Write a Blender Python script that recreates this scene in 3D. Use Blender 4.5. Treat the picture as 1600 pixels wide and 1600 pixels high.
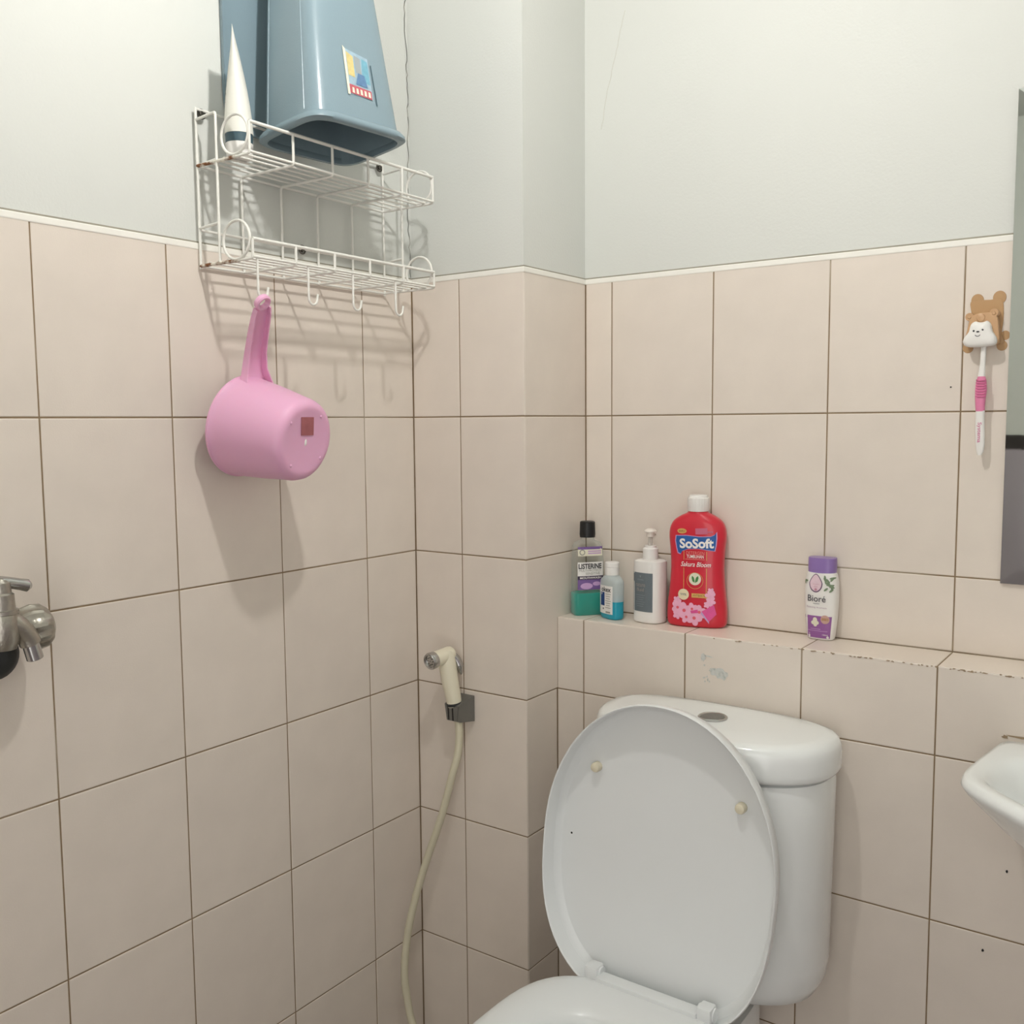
import bpy, bmesh, math, random
from mathutils import Vector, Matrix, Euler
random.seed(7)
PI = math.pi
S = bpy.context.scene
COL = S.collection
for o in list(bpy.data.objects):
    bpy.data.objects.remove(o)

# ------------------------------------------------------------------ camera, world, light, exposure
FLOOR = -1.2755          # the origin is the tiled corner at eye-level joint height
CEIL = 1.05
cam_d = bpy.data.cameras.new('camera')
cam = bpy.data.objects.new('camera', cam_d)
COL.objects.link(cam)
S.camera = cam
R3 = Matrix(((0.81509, -0.04651, 0.57746), (0.57928, 0.0790, -0.81129), (-0.00789, 0.99579, 0.09134)))
cam.matrix_world = Matrix.Translation((1.23448, -1.41394, -0.01116)) @ R3.to_4x4()
cam_d.sensor_width = 36
cam_d.lens = 1524.33 / 1600 * 36
cam_d.clip_start = 0.02
w = bpy.data.worlds.new('world')
S.world = w
w.use_nodes = True
w.node_tree.nodes['Background'].inputs[0].default_value = (0.9, 0.95, 1, 1)
w.node_tree.nodes['Background'].inputs[1].default_value = 0.05
LAMP = Vector((0.70, -0.64, 0.83))
LAMP_STRENGTH = 700.0
# soft fill light added behind the camera to lift the shade; no real doorway
fill_l = bpy.data.lights.new('added_fill', 'AREA')
fill_l.shape = 'RECTANGLE'
fill_l.size, fill_l.size_y = 0.85, 1.9
fill_l.energy = 10.0
fill_l.color = (1.0, 0.98, 0.95)
fill_o = bpy.data.objects.new('added_fill', fill_l)
COL.objects.link(fill_o)
fill_o.location = (1.35, -2.03, -0.25)
fill_o.rotation_euler = (math.radians(90), 0, 0)
S.view_settings.view_transform = 'Standard'
S.view_settings.look = 'None'
S.view_settings.gamma = 1
S.view_settings.use_curve_mapping = False
S.view_settings.exposure = 0.0


# ------------------------------------------------------------------ materials
def lin(c):
    return tuple((x / 255 / 12.92) if x / 255 <= 0.04045 else ((x / 255 + 0.055) / 1.055) ** 2.4 for x in c)


MATS = {}


def mat(name, rgb, rough=0.5, metal=0.0, var=0.05, scale=40, bump=0.0, bscale=200, spec=0.5, trans=0.0, ior=1.45,
        emis=None, coat=0.0, sss=0.0, alpha=1.0, rnd=0.0, rgb2=None, thr=None, mscale=4):
    """Principled material whose colour is broken up by object-space noise."""
    if name in MATS:
        return MATS[name]
    m = bpy.data.materials.new(name)
    m.use_nodes = True
    nt = m.node_tree
    N = nt.nodes
    L = nt.links
    b = N['Principled BSDF']
    tc = N.new('ShaderNodeTexCoord')
    nz = N.new('ShaderNodeTexNoise')
    nz.inputs['Scale'].default_value = scale
    nz.inputs['Detail'].default_value = 4
    L.new(tc.outputs['Object'], nz.inputs['Vector'])
    c = lin(rgb)
    mix = N.new('ShaderNodeMix')
    mix.data_type = 'RGBA'
    mix.inputs[6].default_value = (*[x * (1 - var) for x in c], 1)
    mix.inputs[7].default_value = (*[min(1, x * (1 + var)) for x in c], 1)
    L.new(nz.outputs['Fac'], mix.inputs[0])
    out = mix.outputs[2]
    if rgb2:                                    # patches of a second colour (rust, dirt)
        n2 = N.new('ShaderNodeTexNoise')
        n2.inputs['Scale'].default_value = mscale
        n2.inputs['Detail'].default_value = 6
        L.new(tc.outputs['Object'], n2.inputs['Vector'])
        rp = N.new('ShaderNodeMapRange')
        rp.inputs[1].default_value = thr[0]
        rp.inputs[2].default_value = thr[1]
        L.new(n2.outputs['Fac'], rp.inputs[0])
        mx2 = N.new('ShaderNodeMix')
        mx2.data_type = 'RGBA'
        L.new(rp.outputs[0], mx2.inputs[0])
        L.new(out, mx2.inputs[6])
        mx2.inputs[7].default_value = (*lin(rgb2), 1)
        out = mx2.outputs[2]
    if rnd:
        oi = N.new('ShaderNodeObjectInfo')
        hv = N.new('ShaderNodeHueSaturation')
        mr = N.new('ShaderNodeMapRange')
        mr.inputs[3].default_value = 1 - rnd
        mr.inputs[4].default_value = 1 + rnd
        L.new(oi.outputs['Random'], mr.inputs[0])
        L.new(mr.outputs[0], hv.inputs['Value'])
        L.new(out, hv.inputs['Color'])
        out = hv.outputs[0]
    L.new(out, b.inputs['Base Color'])
    b.inputs['Roughness'].default_value = rough
    b.inputs['Metallic'].default_value = metal
    b.inputs['Specular IOR Level'].default_value = spec
    b.inputs['IOR'].default_value = ior
    b.inputs['Transmission Weight'].default_value = trans
    b.inputs['Coat Weight'].default_value = coat
    b.inputs['Coat Roughness'].default_value = 0.08
    if sss:
        b.inputs['Subsurface Weight'].default_value = sss
        b.inputs['Subsurface Scale'].default_value = 0.01
    b.inputs['Alpha'].default_value = alpha
    if emis:
        b.inputs['Emission Color'].default_value = (*emis[0], 1)
        b.inputs['Emission Strength'].default_value = emis[1]
    if bump:
        n3 = N.new('ShaderNodeTexNoise')
        n3.inputs['Scale'].default_value = bscale
        n3.inputs['Detail'].default_value = 3
        L.new(tc.outputs['Object'], n3.inputs['Vector'])
        bp = N.new('ShaderNodeBump')
        bp.inputs['Strength'].default_value = bump
        bp.inputs['Distance'].default_value = 0.001
        L.new(n3.outputs['Fac'], bp.inputs['Height'])
        L.new(bp.outputs[0], b.inputs['Normal'])
    MATS[name] = m
    return m


PAINT = mat('white_wall_paint', (210, 212, 207), 0.65, var=0.02, scale=3, bump=0.25, bscale=260)
TILE = mat('beige_pink_tile', (224, 214, 203), 0.42, var=0.07, scale=14, bump=0.12, bscale=420, rnd=0.02, spec=0.45)
LEDGE_TILE = mat('pale_ledge_tile', (230, 218, 206), 0.3, var=0.05, scale=14, bump=0.1, bscale=420, rnd=0.02)
GROUT = mat('dark_grout', (138, 118, 92), 0.9, var=0.25, scale=18, rgb2=(188, 178, 160), thr=(0.56, 0.7), mscale=2.5)
CAULK = mat('white_caulk_strip', (236, 234, 226), 0.6, var=0.05, scale=30)
DIRT = mat('grey_dirt_line', (150, 146, 132), 0.9, var=0.2, scale=25)
PORC = mat('white_porcelain', (240, 243, 242), 0.12, var=0.01, scale=8, coat=0.3)
SEATP = mat('white_seat_plastic', (231, 234, 234), 0.28, var=0.01, scale=8)
CREAM = mat('cream_rubber', (222, 214, 190), 0.5)
CHROME = mat('chrome_metal', (190, 190, 188), 0.2, metal=1, var=0.08, scale=60)
TAPM = mat('worn_chrome_tap', (172, 168, 158), 0.3, metal=0.9, var=0.25, scale=120, bump=0.4, bscale=300)
GREYM = mat('grey_satin_metal', (128, 128, 124), 0.35, metal=0.6, var=0.1, scale=80)
DARK = mat('dark_rubber', (48, 50, 50), 0.6)
BLACK = mat('black_plastic', (26, 27, 27), 0.4)
WIRE = mat('white_coated_wire', (232, 231, 224), 0.4, var=0.02)
RUST = mat('rusted_white_wire', (226, 222, 210), 0.6, rgb2=(120, 74, 36), thr=(0.42, 0.58), mscale=70)
STEEL = mat('dark_steel_screw', (92, 90, 84), 0.4, metal=0.9)
BIN = mat('blue_grey_plastic', (128, 148, 157), 0.24, var=0.03, scale=10, bump=0.15, bscale=500)
BININ = mat('blue_grey_plastic_inside', (104, 134, 146), 0.45, var=0.03, scale=10)
PINK = mat('pink_plastic', (232, 176, 208), 0.4, var=0.02, scale=12, sss=0.1)
PINKST = mat('worn_red_sticker', (168, 100, 104), 0.7, var=0.2, scale=90)
IVORY = mat('ivory_plastic', (232, 226, 204), 0.35, var=0.02)
HOSE = mat('ivory_hose', (208, 202, 178), 0.42, var=0.03)
WHITEP = mat('white_plastic', (234, 232, 228), 0.4, var=0.02)
TUBEW = mat('white_tube_plastic', (230, 229, 220), 0.4, var=0.02)
TEALBAND = mat('slate_teal_band', (66, 90, 100), 0.45)
PRINTG = mat('grey_print', (150, 150, 140), 0.6)
PRINTD = mat('dark_print', (40, 40, 44), 0.6)
PRINTW = mat('white_print', (240, 236, 232), 0.5)
RED = mat('red_bottle_plastic', (206, 36, 56), 0.3, var=0.03, scale=10, coat=0.3)
BLUEP = mat('blue_print', (40, 92, 160), 0.5, var=0.3, scale=60)
NAVYP = mat('navy_print', (34, 64, 124), 0.5)
GOLD = mat('gold_print', (214, 168, 96), 0.5)
GREENP = mat('green_print', (70, 130, 70), 0.5, var=0.2)
PALEP = mat('pale_print', (226, 222, 200), 0.5)
BLOSS = mat('pink_blossom_print', (238, 176, 204), 0.5, var=0.12, scale=120)
BLOSSD = mat('deep_pink_print', (222, 84, 150), 0.5, var=0.1, scale=120)
SLATE = mat('slate_grey_label', (104, 114, 120), 0.5, var=0.04)
PALEG = mat('pale_grey_print', (150, 158, 160), 0.5)
PURPLE = mat('purple_plastic', (142, 116, 176), 0.3, var=0.05, scale=30)
PURPLEB = mat('purple_label', (148, 96, 158), 0.4, var=0.03)
LILAC = mat('lilac_print', (196, 160, 204), 0.5, var=0.1, scale=90)
DROPP = mat('pale_pink_print', (226, 200, 210), 0.5, var=0.1, scale=200)
PLUM = mat('plum_print', (110, 84, 112), 0.5)
LEAF = mat('leaf_print', (122, 140, 112), 0.5, var=0.3, scale=200)
BEAR = mat('brown_translucent_vinyl', (182, 146, 104), 0.4, var=0.04)
BEARL = mat('light_brown_plastic', (196, 158, 120), 0.3, var=0.04)
BRUSHP = mat('pink_brush_grip', (222, 130, 168), 0.4)
SMEAR = mat('grey_adhesive_smear', (206, 207, 202), 0.5, var=0.08, scale=150, rgb2=(176, 182, 176), thr=(0.5, 0.66), mscale=160)
MIRROR = mat('silvered_mirror', (218, 223, 220), 0.02, metal=1, var=0.02)
BULB = mat('lit_bulb', (255, 244, 225), 0.4, emis=((1.0, 0.972, 0.94), LAMP_STRENGTH))


def clear_mat(name, rgb, tint, mixf, rough=0.05, edge=0.5):
    """Thin clear plastic: transparent mixed with glossy coloured body."""
    m = bpy.data.materials.new(name)
    m.use_nodes = True
    nt = m.node_tree
    N = nt.nodes
    L = nt.links
    N.remove(N['Principled BSDF'])
    out = N['Material Output']
    tr = N.new('ShaderNodeBsdfTransparent')
    tr.inputs[0].default_value = (*lin(tint), 1)
    pr = N.new('ShaderNodeBsdfPrincipled')
    nz = N.new('ShaderNodeTexNoise')
    nz.inputs['Scale'].default_value = 40
    rp = N.new('ShaderNodeMix')
    rp.data_type = 'RGBA'
    c = lin(rgb)
    rp.inputs[6].default_value = (*[x * 0.95 for x in c], 1)
    rp.inputs[7].default_value = (*[min(1, x * 1.05) for x in c], 1)
    L.new(nz.outputs['Fac'], rp.inputs[0])
    L.new(rp.outputs[2], pr.inputs['Base Color'])
    pr.inputs['Roughness'].default_value = rough
    mx = N.new('ShaderNodeMixShader')
    lw = N.new('ShaderNodeLayerWeight')
    lw.inputs[0].default_value = 0.25
    ad = N.new('ShaderNodeMath')
    ad.operation = 'MULTIPLY_ADD'
    ad.inputs[1].default_value = edge
    ad.inputs[2].default_value = mixf
    ad.use_clamp = True
    L.new(lw.outputs['Facing'], ad.inputs[0])
    L.new(ad.outputs[0], mx.inputs[0])
    L.new(tr.outputs[0], mx.inputs[1])
    L.new(pr.outputs[0], mx.inputs[2])
    L.new(mx.outputs[0], out.inputs[0])
    return m


CLEAR = clear_mat('clear_bottle_plastic', (225, 230, 228), (248, 250, 249), 0.03)
FROST = clear_mat('frosted_bottle_plastic', (222, 230, 230), (240, 246, 246), 0.5, 0.3, 0.3)
FROSTW = clear_mat('wet_bottle_plastic', (150, 210, 216), (240, 248, 248), 0.06, 0.2, 0.15)
TEALQ = clear_mat('green_teal_mouthwash', (40, 196, 180), (140, 232, 220), 0.5)
CYANQ = clear_mat('cyan_liquid', (6, 168, 196), (90, 210, 224), 0.92)
STEMP = clear_mat('translucent_pump_stem', (220, 216, 210), (235, 232, 226), 0.5, 0.3)


# ------------------------------------------------------------------ helpers
OFF = {}


def thing(name, label, cat, loc, rz=0.0, group=None):
    """Empty at a thing's base; parts are meshed in its local frame."""
    o = bpy.data.objects.new(name, None)
    COL.objects.link(o)
    o.empty_display_size = 0.03
    o.location = loc
    o.rotation_euler = (0, 0, rz)
    o['label'] = label
    o['category'] = cat
    if group:
        o['group'] = group
    return o


def obj(name, bm, m, parent=None, smooth=40, label=None, shift=None, recalc=True):
    """One mesh object. shift: vector subtracted from the vertices (the thing's base when meshed in room frame)."""
    if recalc:
        bmesh.ops.recalc_face_normals(bm, faces=bm.faces)
    me = bpy.data.meshes.new(name)
    bm.to_mesh(me)
    bm.free()
    if shift is not None:
        me.transform(Matrix.Translation(-Vector(shift)))
    for mm in (m if isinstance(m, (list, tuple)) else [m]):
        me.materials.append(mm)
    if smooth:
        me.polygons.foreach_set('use_smooth', [True] * len(me.polygons))
        me.set_sharp_from_angle(angle=math.radians(smooth))
    o = bpy.data.objects.new(name, me)
    COL.objects.link(o)
    if parent:
        o.parent = parent
    if label:
        o['label'] = label
    return o


def struct(name, bm, m, **k):
    o = obj(name, bm, m, smooth=0, **k)
    o['kind'] = 'structure'
    return o


def box(bm, a, b, mi=0, bev=0.0, seg=2):
    vs = [bm.verts.new((x, y, z)) for x in (a[0], b[0]) for y in (a[1], b[1]) for z in (a[2], b[2])]
    fs = []
    for q in ((0, 1, 3, 2), (4, 6, 7, 5), (0, 4, 5, 1), (2, 3, 7, 6), (0, 2, 6, 4), (1, 5, 7, 3)):
        f = bm.faces.new([vs[i] for i in q])
        f.material_index = mi
        fs.append(f)
    if bev:
        es = list({e for f in fs for e in f.edges})
        bmesh.ops.bevel(bm, geom=es, offset=bev, segments=seg, affect='EDGES', profile=0.6)
    return fs


def loft(bm, loops, cap0=True, cap1=True, closed=True, mi=0):
    rings = [[bm.verts.new(p) for p in l] for l in loops]
    n = len(rings[0])
    for a, b in zip(rings, rings[1:]):
        for i in range(n if closed else n - 1):
            j = (i + 1) % n
            f = bm.faces.new((a[i], a[j], b[j], b[i]))
            f.material_index = mi
    if cap0:
        bm.faces.new(rings[0][::-1]).material_index = mi
    if cap1:
        bm.faces.new(rings[-1]).material_index = mi
    return rings


def catmull(pts, n=6, closed=False):
    P = [Vector(p) for p in pts]
    out = []
    m = len(P)
    for i in range(m if closed else m - 1):
        if closed:
            p0, p1, p2, p3 = P[(i - 1) % m], P[i], P[(i + 1) % m], P[(i + 2) % m]
        else:
            p0, p1, p2, p3 = P[max(i - 1, 0)], P[i], P[i + 1], P[min(i + 2, m - 1)]
        for k in range(n):
            t = k / n
            out.append(0.5 * ((2 * p1) + (p2 - p0) * t + (2 * p0 - 5 * p1 + 4 * p2 - p3) * t * t + (3 * p1 - p0 - 3 * p2 + p3) * t ** 3))
    if not closed:
        out.append(P[-1])
    return out


def tube(bm, pts, r, seg=8, closed=False, cap=True, mi=0):
    P = [Vector(p) for p in pts]
    n = len(P)
    rr = r if isinstance(r, (list, tuple)) else [r] * n
    T = []
    for i in range(n):
        a = P[i - 1] if (i or closed) else P[i]
        b = P[(i + 1) % n] if (i < n - 1 or closed) else P[i]
        T.append((b - a).normalized())
    u = T[0].orthogonal().normalized()
    loops = []
    for i in range(n):
        u = (u - T[i] * u.dot(T[i])).normalized()
        v = T[i].cross(u)
        loops.append([P[i] + (u * math.cos(2 * PI * k / seg) + v * math.sin(2 * PI * k / seg)) * rr[i] for k in range(seg)])
    if closed:
        loops.append(loops[0])
        R = [[bm.verts.new(p) for p in l] for l in loops[:-1]]
        # twist-match the closing ring
        best = min(range(seg), key=lambda s: (R[0][s].co - R[-1][0].co).length)
        R.append([R[0][(k + best) % seg] for k in range(seg)])
        for a, b in zip(R, R[1:]):
            for i in range(seg):
                j = (i + 1) % seg
                bm.faces.new((a[i], a[j], b[j], b[i])).material_index = mi
    else:
        loft(bm, loops, cap, cap, mi=mi)


def bend(pts, r=0.006, n=4):
    """Polyline with rounded corners."""
    P = [Vector(p) for p in pts]
    out = [P[0]]
    for a, b, c in zip(P, P[1:], P[2:]):
        ra = min(r, (a - b).length * 0.45, (c - b).length * 0.45)
        p, q = b + (a - b).normalized() * ra, b + (c - b).normalized() * ra
        for k in range(n + 1):
            t = k / n
            out.append(p * (1 - t) ** 2 + b * 2 * t * (1 - t) + q * t * t)
    out.append(P[-1])
    return out


def frame(axis, up=(0, 0, 1)):
    a = Vector(axis).normalized()
    u = Vector(up)
    u = (u - a * u.dot(a)).normalized()
    return a, u, a.cross(u)


def lathe(bm, o, axis, prof, seg=24, cap0=True, cap1=True, mi=0, up=(0, 0, 1), sq=(1, 1)):
    """prof: (distance along axis, radius)"""
    if abs(Vector(axis).normalized().dot(Vector(up))) > 0.98:
        up = (1, 0, 0)
    a, u, v = frame(axis, up)
    o = Vector(o)
    loops = [[o + a * d + (u * math.cos(2 * PI * k / seg) * sq[0] + v * math.sin(2 * PI * k / seg) * sq[1]) * max(r, 1e-5) for k in range(seg)] for d, r in prof]
    loft(bm, loops, cap0, cap1, mi=mi)


def sgnpow(c, p):
    return math.copysign(abs(c) ** p, c)


def sell(cx, cy, a, b, n=2.5, seg=40, b2=None, n2=None):
    """Superellipse outline in xy; b towards +y, b2 towards -y."""
    out = []
    for k in range(seg):
        t = 2 * PI * k / seg
        c, s = math.cos(t), math.sin(t)
        bb = b if s >= 0 else (b2 or b)
        nn = n if s >= 0 else (n2 or n)
        out.append((cx + a * sgnpow(c, 2 / nn), cy + bb * sgnpow(s, 2 / nn)))
    return out


def at_z(o, z):
    return [(x, y, z) for x, y in o]


# ------------------------------------------------------------------ room shell
A1, P1, PX, D, H = 0.1334, 0.1129, 0.2576, 0.2058, 0.1014
TH, ZT, ZL = 0.25514, 0.2559, -0.3738
B1, WB, F1, WF = 0.3144, 0.2035, 0.3152, 0.2033
XR, YF = 1.90, -2.05
G = 0.0010      # grout recess
ROWS = [ZT, 0, -TH, -2 * TH, -3 * TH, -4 * TH, FLOOR]


def wall_bm(quads):
    """quads: list of (box a, box b, material index)"""
    bm = bmesh.new()
    for a, b, mi in quads:
        box(bm, a, b, mi)
    return bm


ZS = ZT - 0.003
wall_left = struct('wall_left', wall_bm([((-0.1, YF - 0.1, FLOOR), (-G, 0.0 + G, ZS), 1), ((-0.1, YF - 0.1, ZS), (-0.0035, 0.0035, CEIL), 0)]), [PAINT, GROUT])
wall_pillar = struct('wall_pillar', wall_bm([((-0.1, G, FLOOR), (PX - G, D + 0.1, ZS), 1), ((-0.1, 0.0035, ZS), (PX - 0.0035, D + 0.1, CEIL), 0)]), [PAINT, GROUT])
wall_back = struct('wall_back', wall_bm([((PX - G, D + G, FLOOR), (XR + 0.1, D + 0.1, ZS), 1), ((PX - 0.0035, D + 0.0035, ZS), (XR + 0.1, D + 0.1, CEIL), 0)]), [PAINT, GROUT])
wall_ledge = struct('wall_ledge', wall_bm([((PX - G, H + G, FLOOR), (XR, D + G, ZL - G), 0)]), [GROUT])
TILEW = mat('mauve_grey_tile', (186, 178, 186), 0.4, var=0.06, scale=10)
DKTRIM = mat('dark_border_tile', (58, 54, 54), 0.35, var=0.2, scale=40)
GREYPAINT = mat('grey_white_paint', (224, 226, 220), 0.6, var=0.02, scale=3)
wall_right = struct('wall_right', wall_bm([((XR, YF - 0.1, FLOOR), (XR + 0.1, D + 0.1, -0.07), 1), ((XR, YF - 0.1, -0.07), (XR + 0.1, D + 0.1, CEIL), 0)]), [GREYPAINT, TILEW])
wall_front = struct('wall_front', wall_bm([((-0.1, YF - 0.1, FLOOR), (XR + 0.1, YF, -0.12), 1), ((-0.1, YF - 0.1, -0.07), (XR + 0.1, YF, CEIL), 0), ((-0.1, YF - 0.1, -0.12), (XR + 0.1, YF + 0.004, -0.07), 2)]), [GREYPAINT, TILEW, DKTRIM])
bm = bmesh.new()
box(bm, (-0.1, YF - 0.1, CEIL), (XR + 0.1, D + 0.1, CEIL + 0.1))
struct('ceiling', bm, PAINT)
FLT = mat('grey_floor_tile', (140, 130, 118), 0.4, var=0.1, scale=12)
bm = bmesh.new()
box(bm, (-0.1, YF - 0.1, FLOOR - 0.1), (XR + 0.1, D + 0.1, FLOOR))
struct('floor', bm, FLT)

# ---- tiles: each a chamfered slab, alike sizes share a mesh
TM = {}


def tile_mesh(wd, ht, m):
    k = (round(wd, 4), round(ht, 4), m.name)
    if k in TM:
        return TM[k]
    j = 0.0011                                  # half joint
    a, b, c = wd / 2 - j, ht / 2 - j, 0.0016
    bm = bmesh.new()
    loops = [[(-a, 0.007, -b), (a, 0.007, -b), (a, 0.007, b), (-a, 0.007, b)],
             [(-a, 0.0007, -b), (a, 0.0007, -b), (a, 0.0007, b), (-a, 0.0007, b)],
             [(-a + c * .4, 0.0002, -b + c * .4), (a - c * .4, 0.0002, -b + c * .4), (a - c * .4, 0.0002, b - c * .4), (-a + c * .4, 0.0002, b - c * .4)],
             [(-a + c, 0, -b + c), (a - c, 0, -b + c), (a - c, 0, b - c), (-a + c, 0, b - c)]]
    loft(bm, loops)
    bmesh.ops.recalc_face_normals(bm, faces=bm.faces)
    me = bpy.data.meshes.new('tile')
    bm.to_mesh(me)
    bm.free()
    me.materials.append(m)
    TM[k] = me
    return me


def put_tile(parent, c, rot, wd, ht, m=TILE):
    o = bpy.data.objects.new('tile', tile_mesh(wd, ht, m))
    COL.objects.link(o)
    o.parent = parent
    e = Euler(rot)
    n = e.to_matrix() @ Vector((0, -1, 0))
    o.location = Vector(c) + n * random.uniform(-0.0002, 0.0003)
    o.rotation_euler = (rot[0] + random.uniform(-.0012, .0012), rot[1], rot[2] + random.uniform(-.0015, .0015))
    return o


def rows(top=0, stop=None):
    return list(zip(ROWS[top:-1], ROWS[top + 1:]))


ycols = [0.0, -A1] + [-A1 - 0.2 * k for k in range(1, 10)]
for y1, y0 in zip(ycols, ycols[1:]):
    for z1, z0 in rows():
        put_tile(wall_left, (0, (y0 + y1) / 2, (z0 + z1) / 2), (0, 0, PI / 2), y1 - y0, z1 - z0)
for x0, x1 in ((0, P1), (P1, PX)):
    for z1, z0 in rows():
        put_tile(wall_pillar, ((x0 + x1) / 2, 0, (z0 + z1) / 2), (0, 0, 0), x1 - x0, z1 - z0)
for i, (z1, z0) in enumerate(rows()):
    y1 = D if i < 3 else H
    put_tile(wall_pillar, (PX, y1 / 2, (z0 + z1) / 2), (0, 0, PI / 2), y1, z1 - z0)
xb = [PX, B1] + [B1 + WB * k for k in range(1, 9)]
xb[-1] = XR
for x0, x1 in zip(xb, xb[1:]):
    for z1, z0 in ((ZT, 0), (0, -TH), (-TH, ZL)):
        put_tile(wall_back, ((x0 + x1) / 2, D, (z0 + z1) / 2), (0, 0, 0), x1 - x0, z1 - z0)
xf = [PX, F1] + [F1 + WF * k for k in range(1, 9)]
xf[-1] = XR
for x0, x1 in zip(xf, xf[1:]):
    put_tile(wall_ledge, ((x0 + x1) / 2, (H + D) / 2, ZL), (-PI / 2, 0, 0), x1 - x0, D - H, LEDGE_TILE)
    for z1, z0 in ((ZL, -2 * TH), (-2 * TH, -3 * TH), (-3 * TH, -4 * TH), (-4 * TH, FLOOR)):
        put_tile(wall_ledge, ((x0 + x1) / 2, H, (z0 + z1) / 2), (0, 0, 0), x1 - x0, z1 - z0)


# ---- painted-over top edge of the tiling: dirt line above a white strip
def strip(name, pts, n):
    """pts: polyline in plan (room side to the right of travel given by offsets n)"""
    bm = bmesh.new()

    def ring(p, d):
        return [(p[0] + d[0] * k, p[1] + d[1] * k, z) for k, z in ((-0.006, ZT - 0.0075), (0.0006, ZT - 0.0075), (0.001, ZT - 0.006), (0.0008, ZT + 0.0005), (-0.0012, ZT + 0.0022), (-0.006, ZT + 0.0022))]
    loft(bm, [ring(p, d) for p, d in zip(pts, n)], mi=0)

    def ring2(p, d):
        return [(p[0] + d[0] * k, p[1] + d[1] * k, z) for k, z in ((-0.006, ZT + 0.002), (-0.0018, ZT + 0.002), (-0.0024, ZT + 0.0048), (-0.006, ZT + 0.0048))]
    loft(bm, [ring2(p, d) for p, d in zip(pts, n)], mi=1)
    o = struct(name, bm, [CAULK, DIRT])
    return o


strip('trim_1', [(0, YF, 0), (0, 0, 0), (PX, 0, 0), (PX, D, 0), (XR, D, 0)], [(1, 0), (1, -1), (1, -1), (1, -1), (0, -1)])

# ---- hairline cracks in the paint
bm = bmesh.new()
pts = []
z = 0.262
while z < 1.0:
    pts.append((0.0015 + random.uniform(-.0012, .0012), -0.0005 + random.uniform(-.003, .003) - 0.002 * math.sin(z * 19), z))
    z += random.uniform(0.006, 0.014)
tube(bm, pts, 0.0009, 4)
for p in bm.verts:
    p.co.x = min(p.co.x, 0.0) - 0.0031
obj('crack', bm, mat('crack_shadow', (150, 146, 134), 0.9), wall_left)
bm = bmesh.new()
pts = [(0.339 - 0.0535 * t + random.uniform(-.001, .001) + (0.02 * max(0, t - 0.75)), D + 0.0034, 0.73 - 0.2 * t) for t in [k / 24 for k in range(25)]]
tube(bm, pts, 0.0005, 4)
obj('crack', bm, mat('faint_crack', (196, 194, 184), 0.9), wall_back)

# ---- old adhesive left on the ledge front, chips and a few dark specks
bm = bmesh.new()


def blob(bm, c, rx, rz, y, n=18, jit=0.25, rot=0.0):
    vs = []
    for k in range(n):
        t = 2 * PI * k / n
        r = 1 + random.uniform(-jit, jit)
        dx, dz = rx * r * math.cos(t), rz * r * math.sin(t)
        vs.append(bm.verts.new((c[0] + dx * math.cos(rot) - dz * math.sin(rot), y, c[1] + dx * math.sin(rot) + dz * math.cos(rot))))
    r = bmesh.ops.extrude_face_region(bm, geom=[bm.faces.new(vs)])
    bmesh.ops.translate(bm, verts=[v for v in r['geom'] if isinstance(v, bmesh.types.BMVert)], vec=(0, 0.0006, 0))


blob(bm, (0.584, -0.4355), 0.015, 0.0085, H - 0.0007, rot=-0.2)
blob(bm, (0.571, -0.433), 0.006, 0.006, H - 0.00085)
blob(bm, (0.5525, -0.411), 0.0045, 0.0065, H - 0.0007)
blob(bm, (0.5625, -0.4085), 0.0075, 0.0012, H - 0.0007, rot=-0.1)
for k in range(9):
    blob(bm, (0.553 + random.uniform(-.002, .012), -0.425 - random.uniform(0, .028)), 0.0013, 0.0015, H - 0.0007, 7, 0.4)
obj('adhesive_residue', bm, SMEAR, wall_ledge, smooth=0)
bm = bmesh.new()
for c in ((1.0275, -0.662), (1.0, -0.79)):
    blob(bm, c, 0.0016, 0.0022, H - 0.0009, 9, 0.2)
obj('speck', bm, BLACK, wall_ledge, smooth=0)
bm = bmesh.new()
blob(bm, (0.910, 0.0377), 0.0014, 0.0012, D - 0.0009, 9, 0.2)
obj('speck', bm, BLACK, wall_back, smooth=0)
bm = bmesh.new()
for k in range(70):
    x = random.choice((random.uniform(0.55, 1.2), random.uniform(0.7, 1.05)))
    blob(bm, (x, ZL - random.uniform(0.0012, 0.003)), random.uniform(0.0012, 0.003), random.uniform(0.0006, 0.0011), H - 0.0006 - 0.000004 * k, 7, 0.4)
o = obj('chip', bm, mat('grout_chip', (158, 138, 114), 0.9, var=0.3), wall_ledge, smooth=0)
o['kind'] = 'stuff'

# ------------------------------------------------------------------ toilet
TB = Vector((0.60, -0.20, FLOOR))
toilet = thing('toilet', 'white ceramic close-coupled toilet with raised oval lid below the tiled ledge', 'toilet', TB)
# tank
ty, tf, tbk = 0.02, 0.122, 0.076
bm = bmesh.new()


def tank_o(s, dx=0.0):
    return sell(0.609, ty, 0.199 * s, tbk * s + (1 - s) * 0.05, 3.2, 56, tf * s, 2.4)


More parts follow.
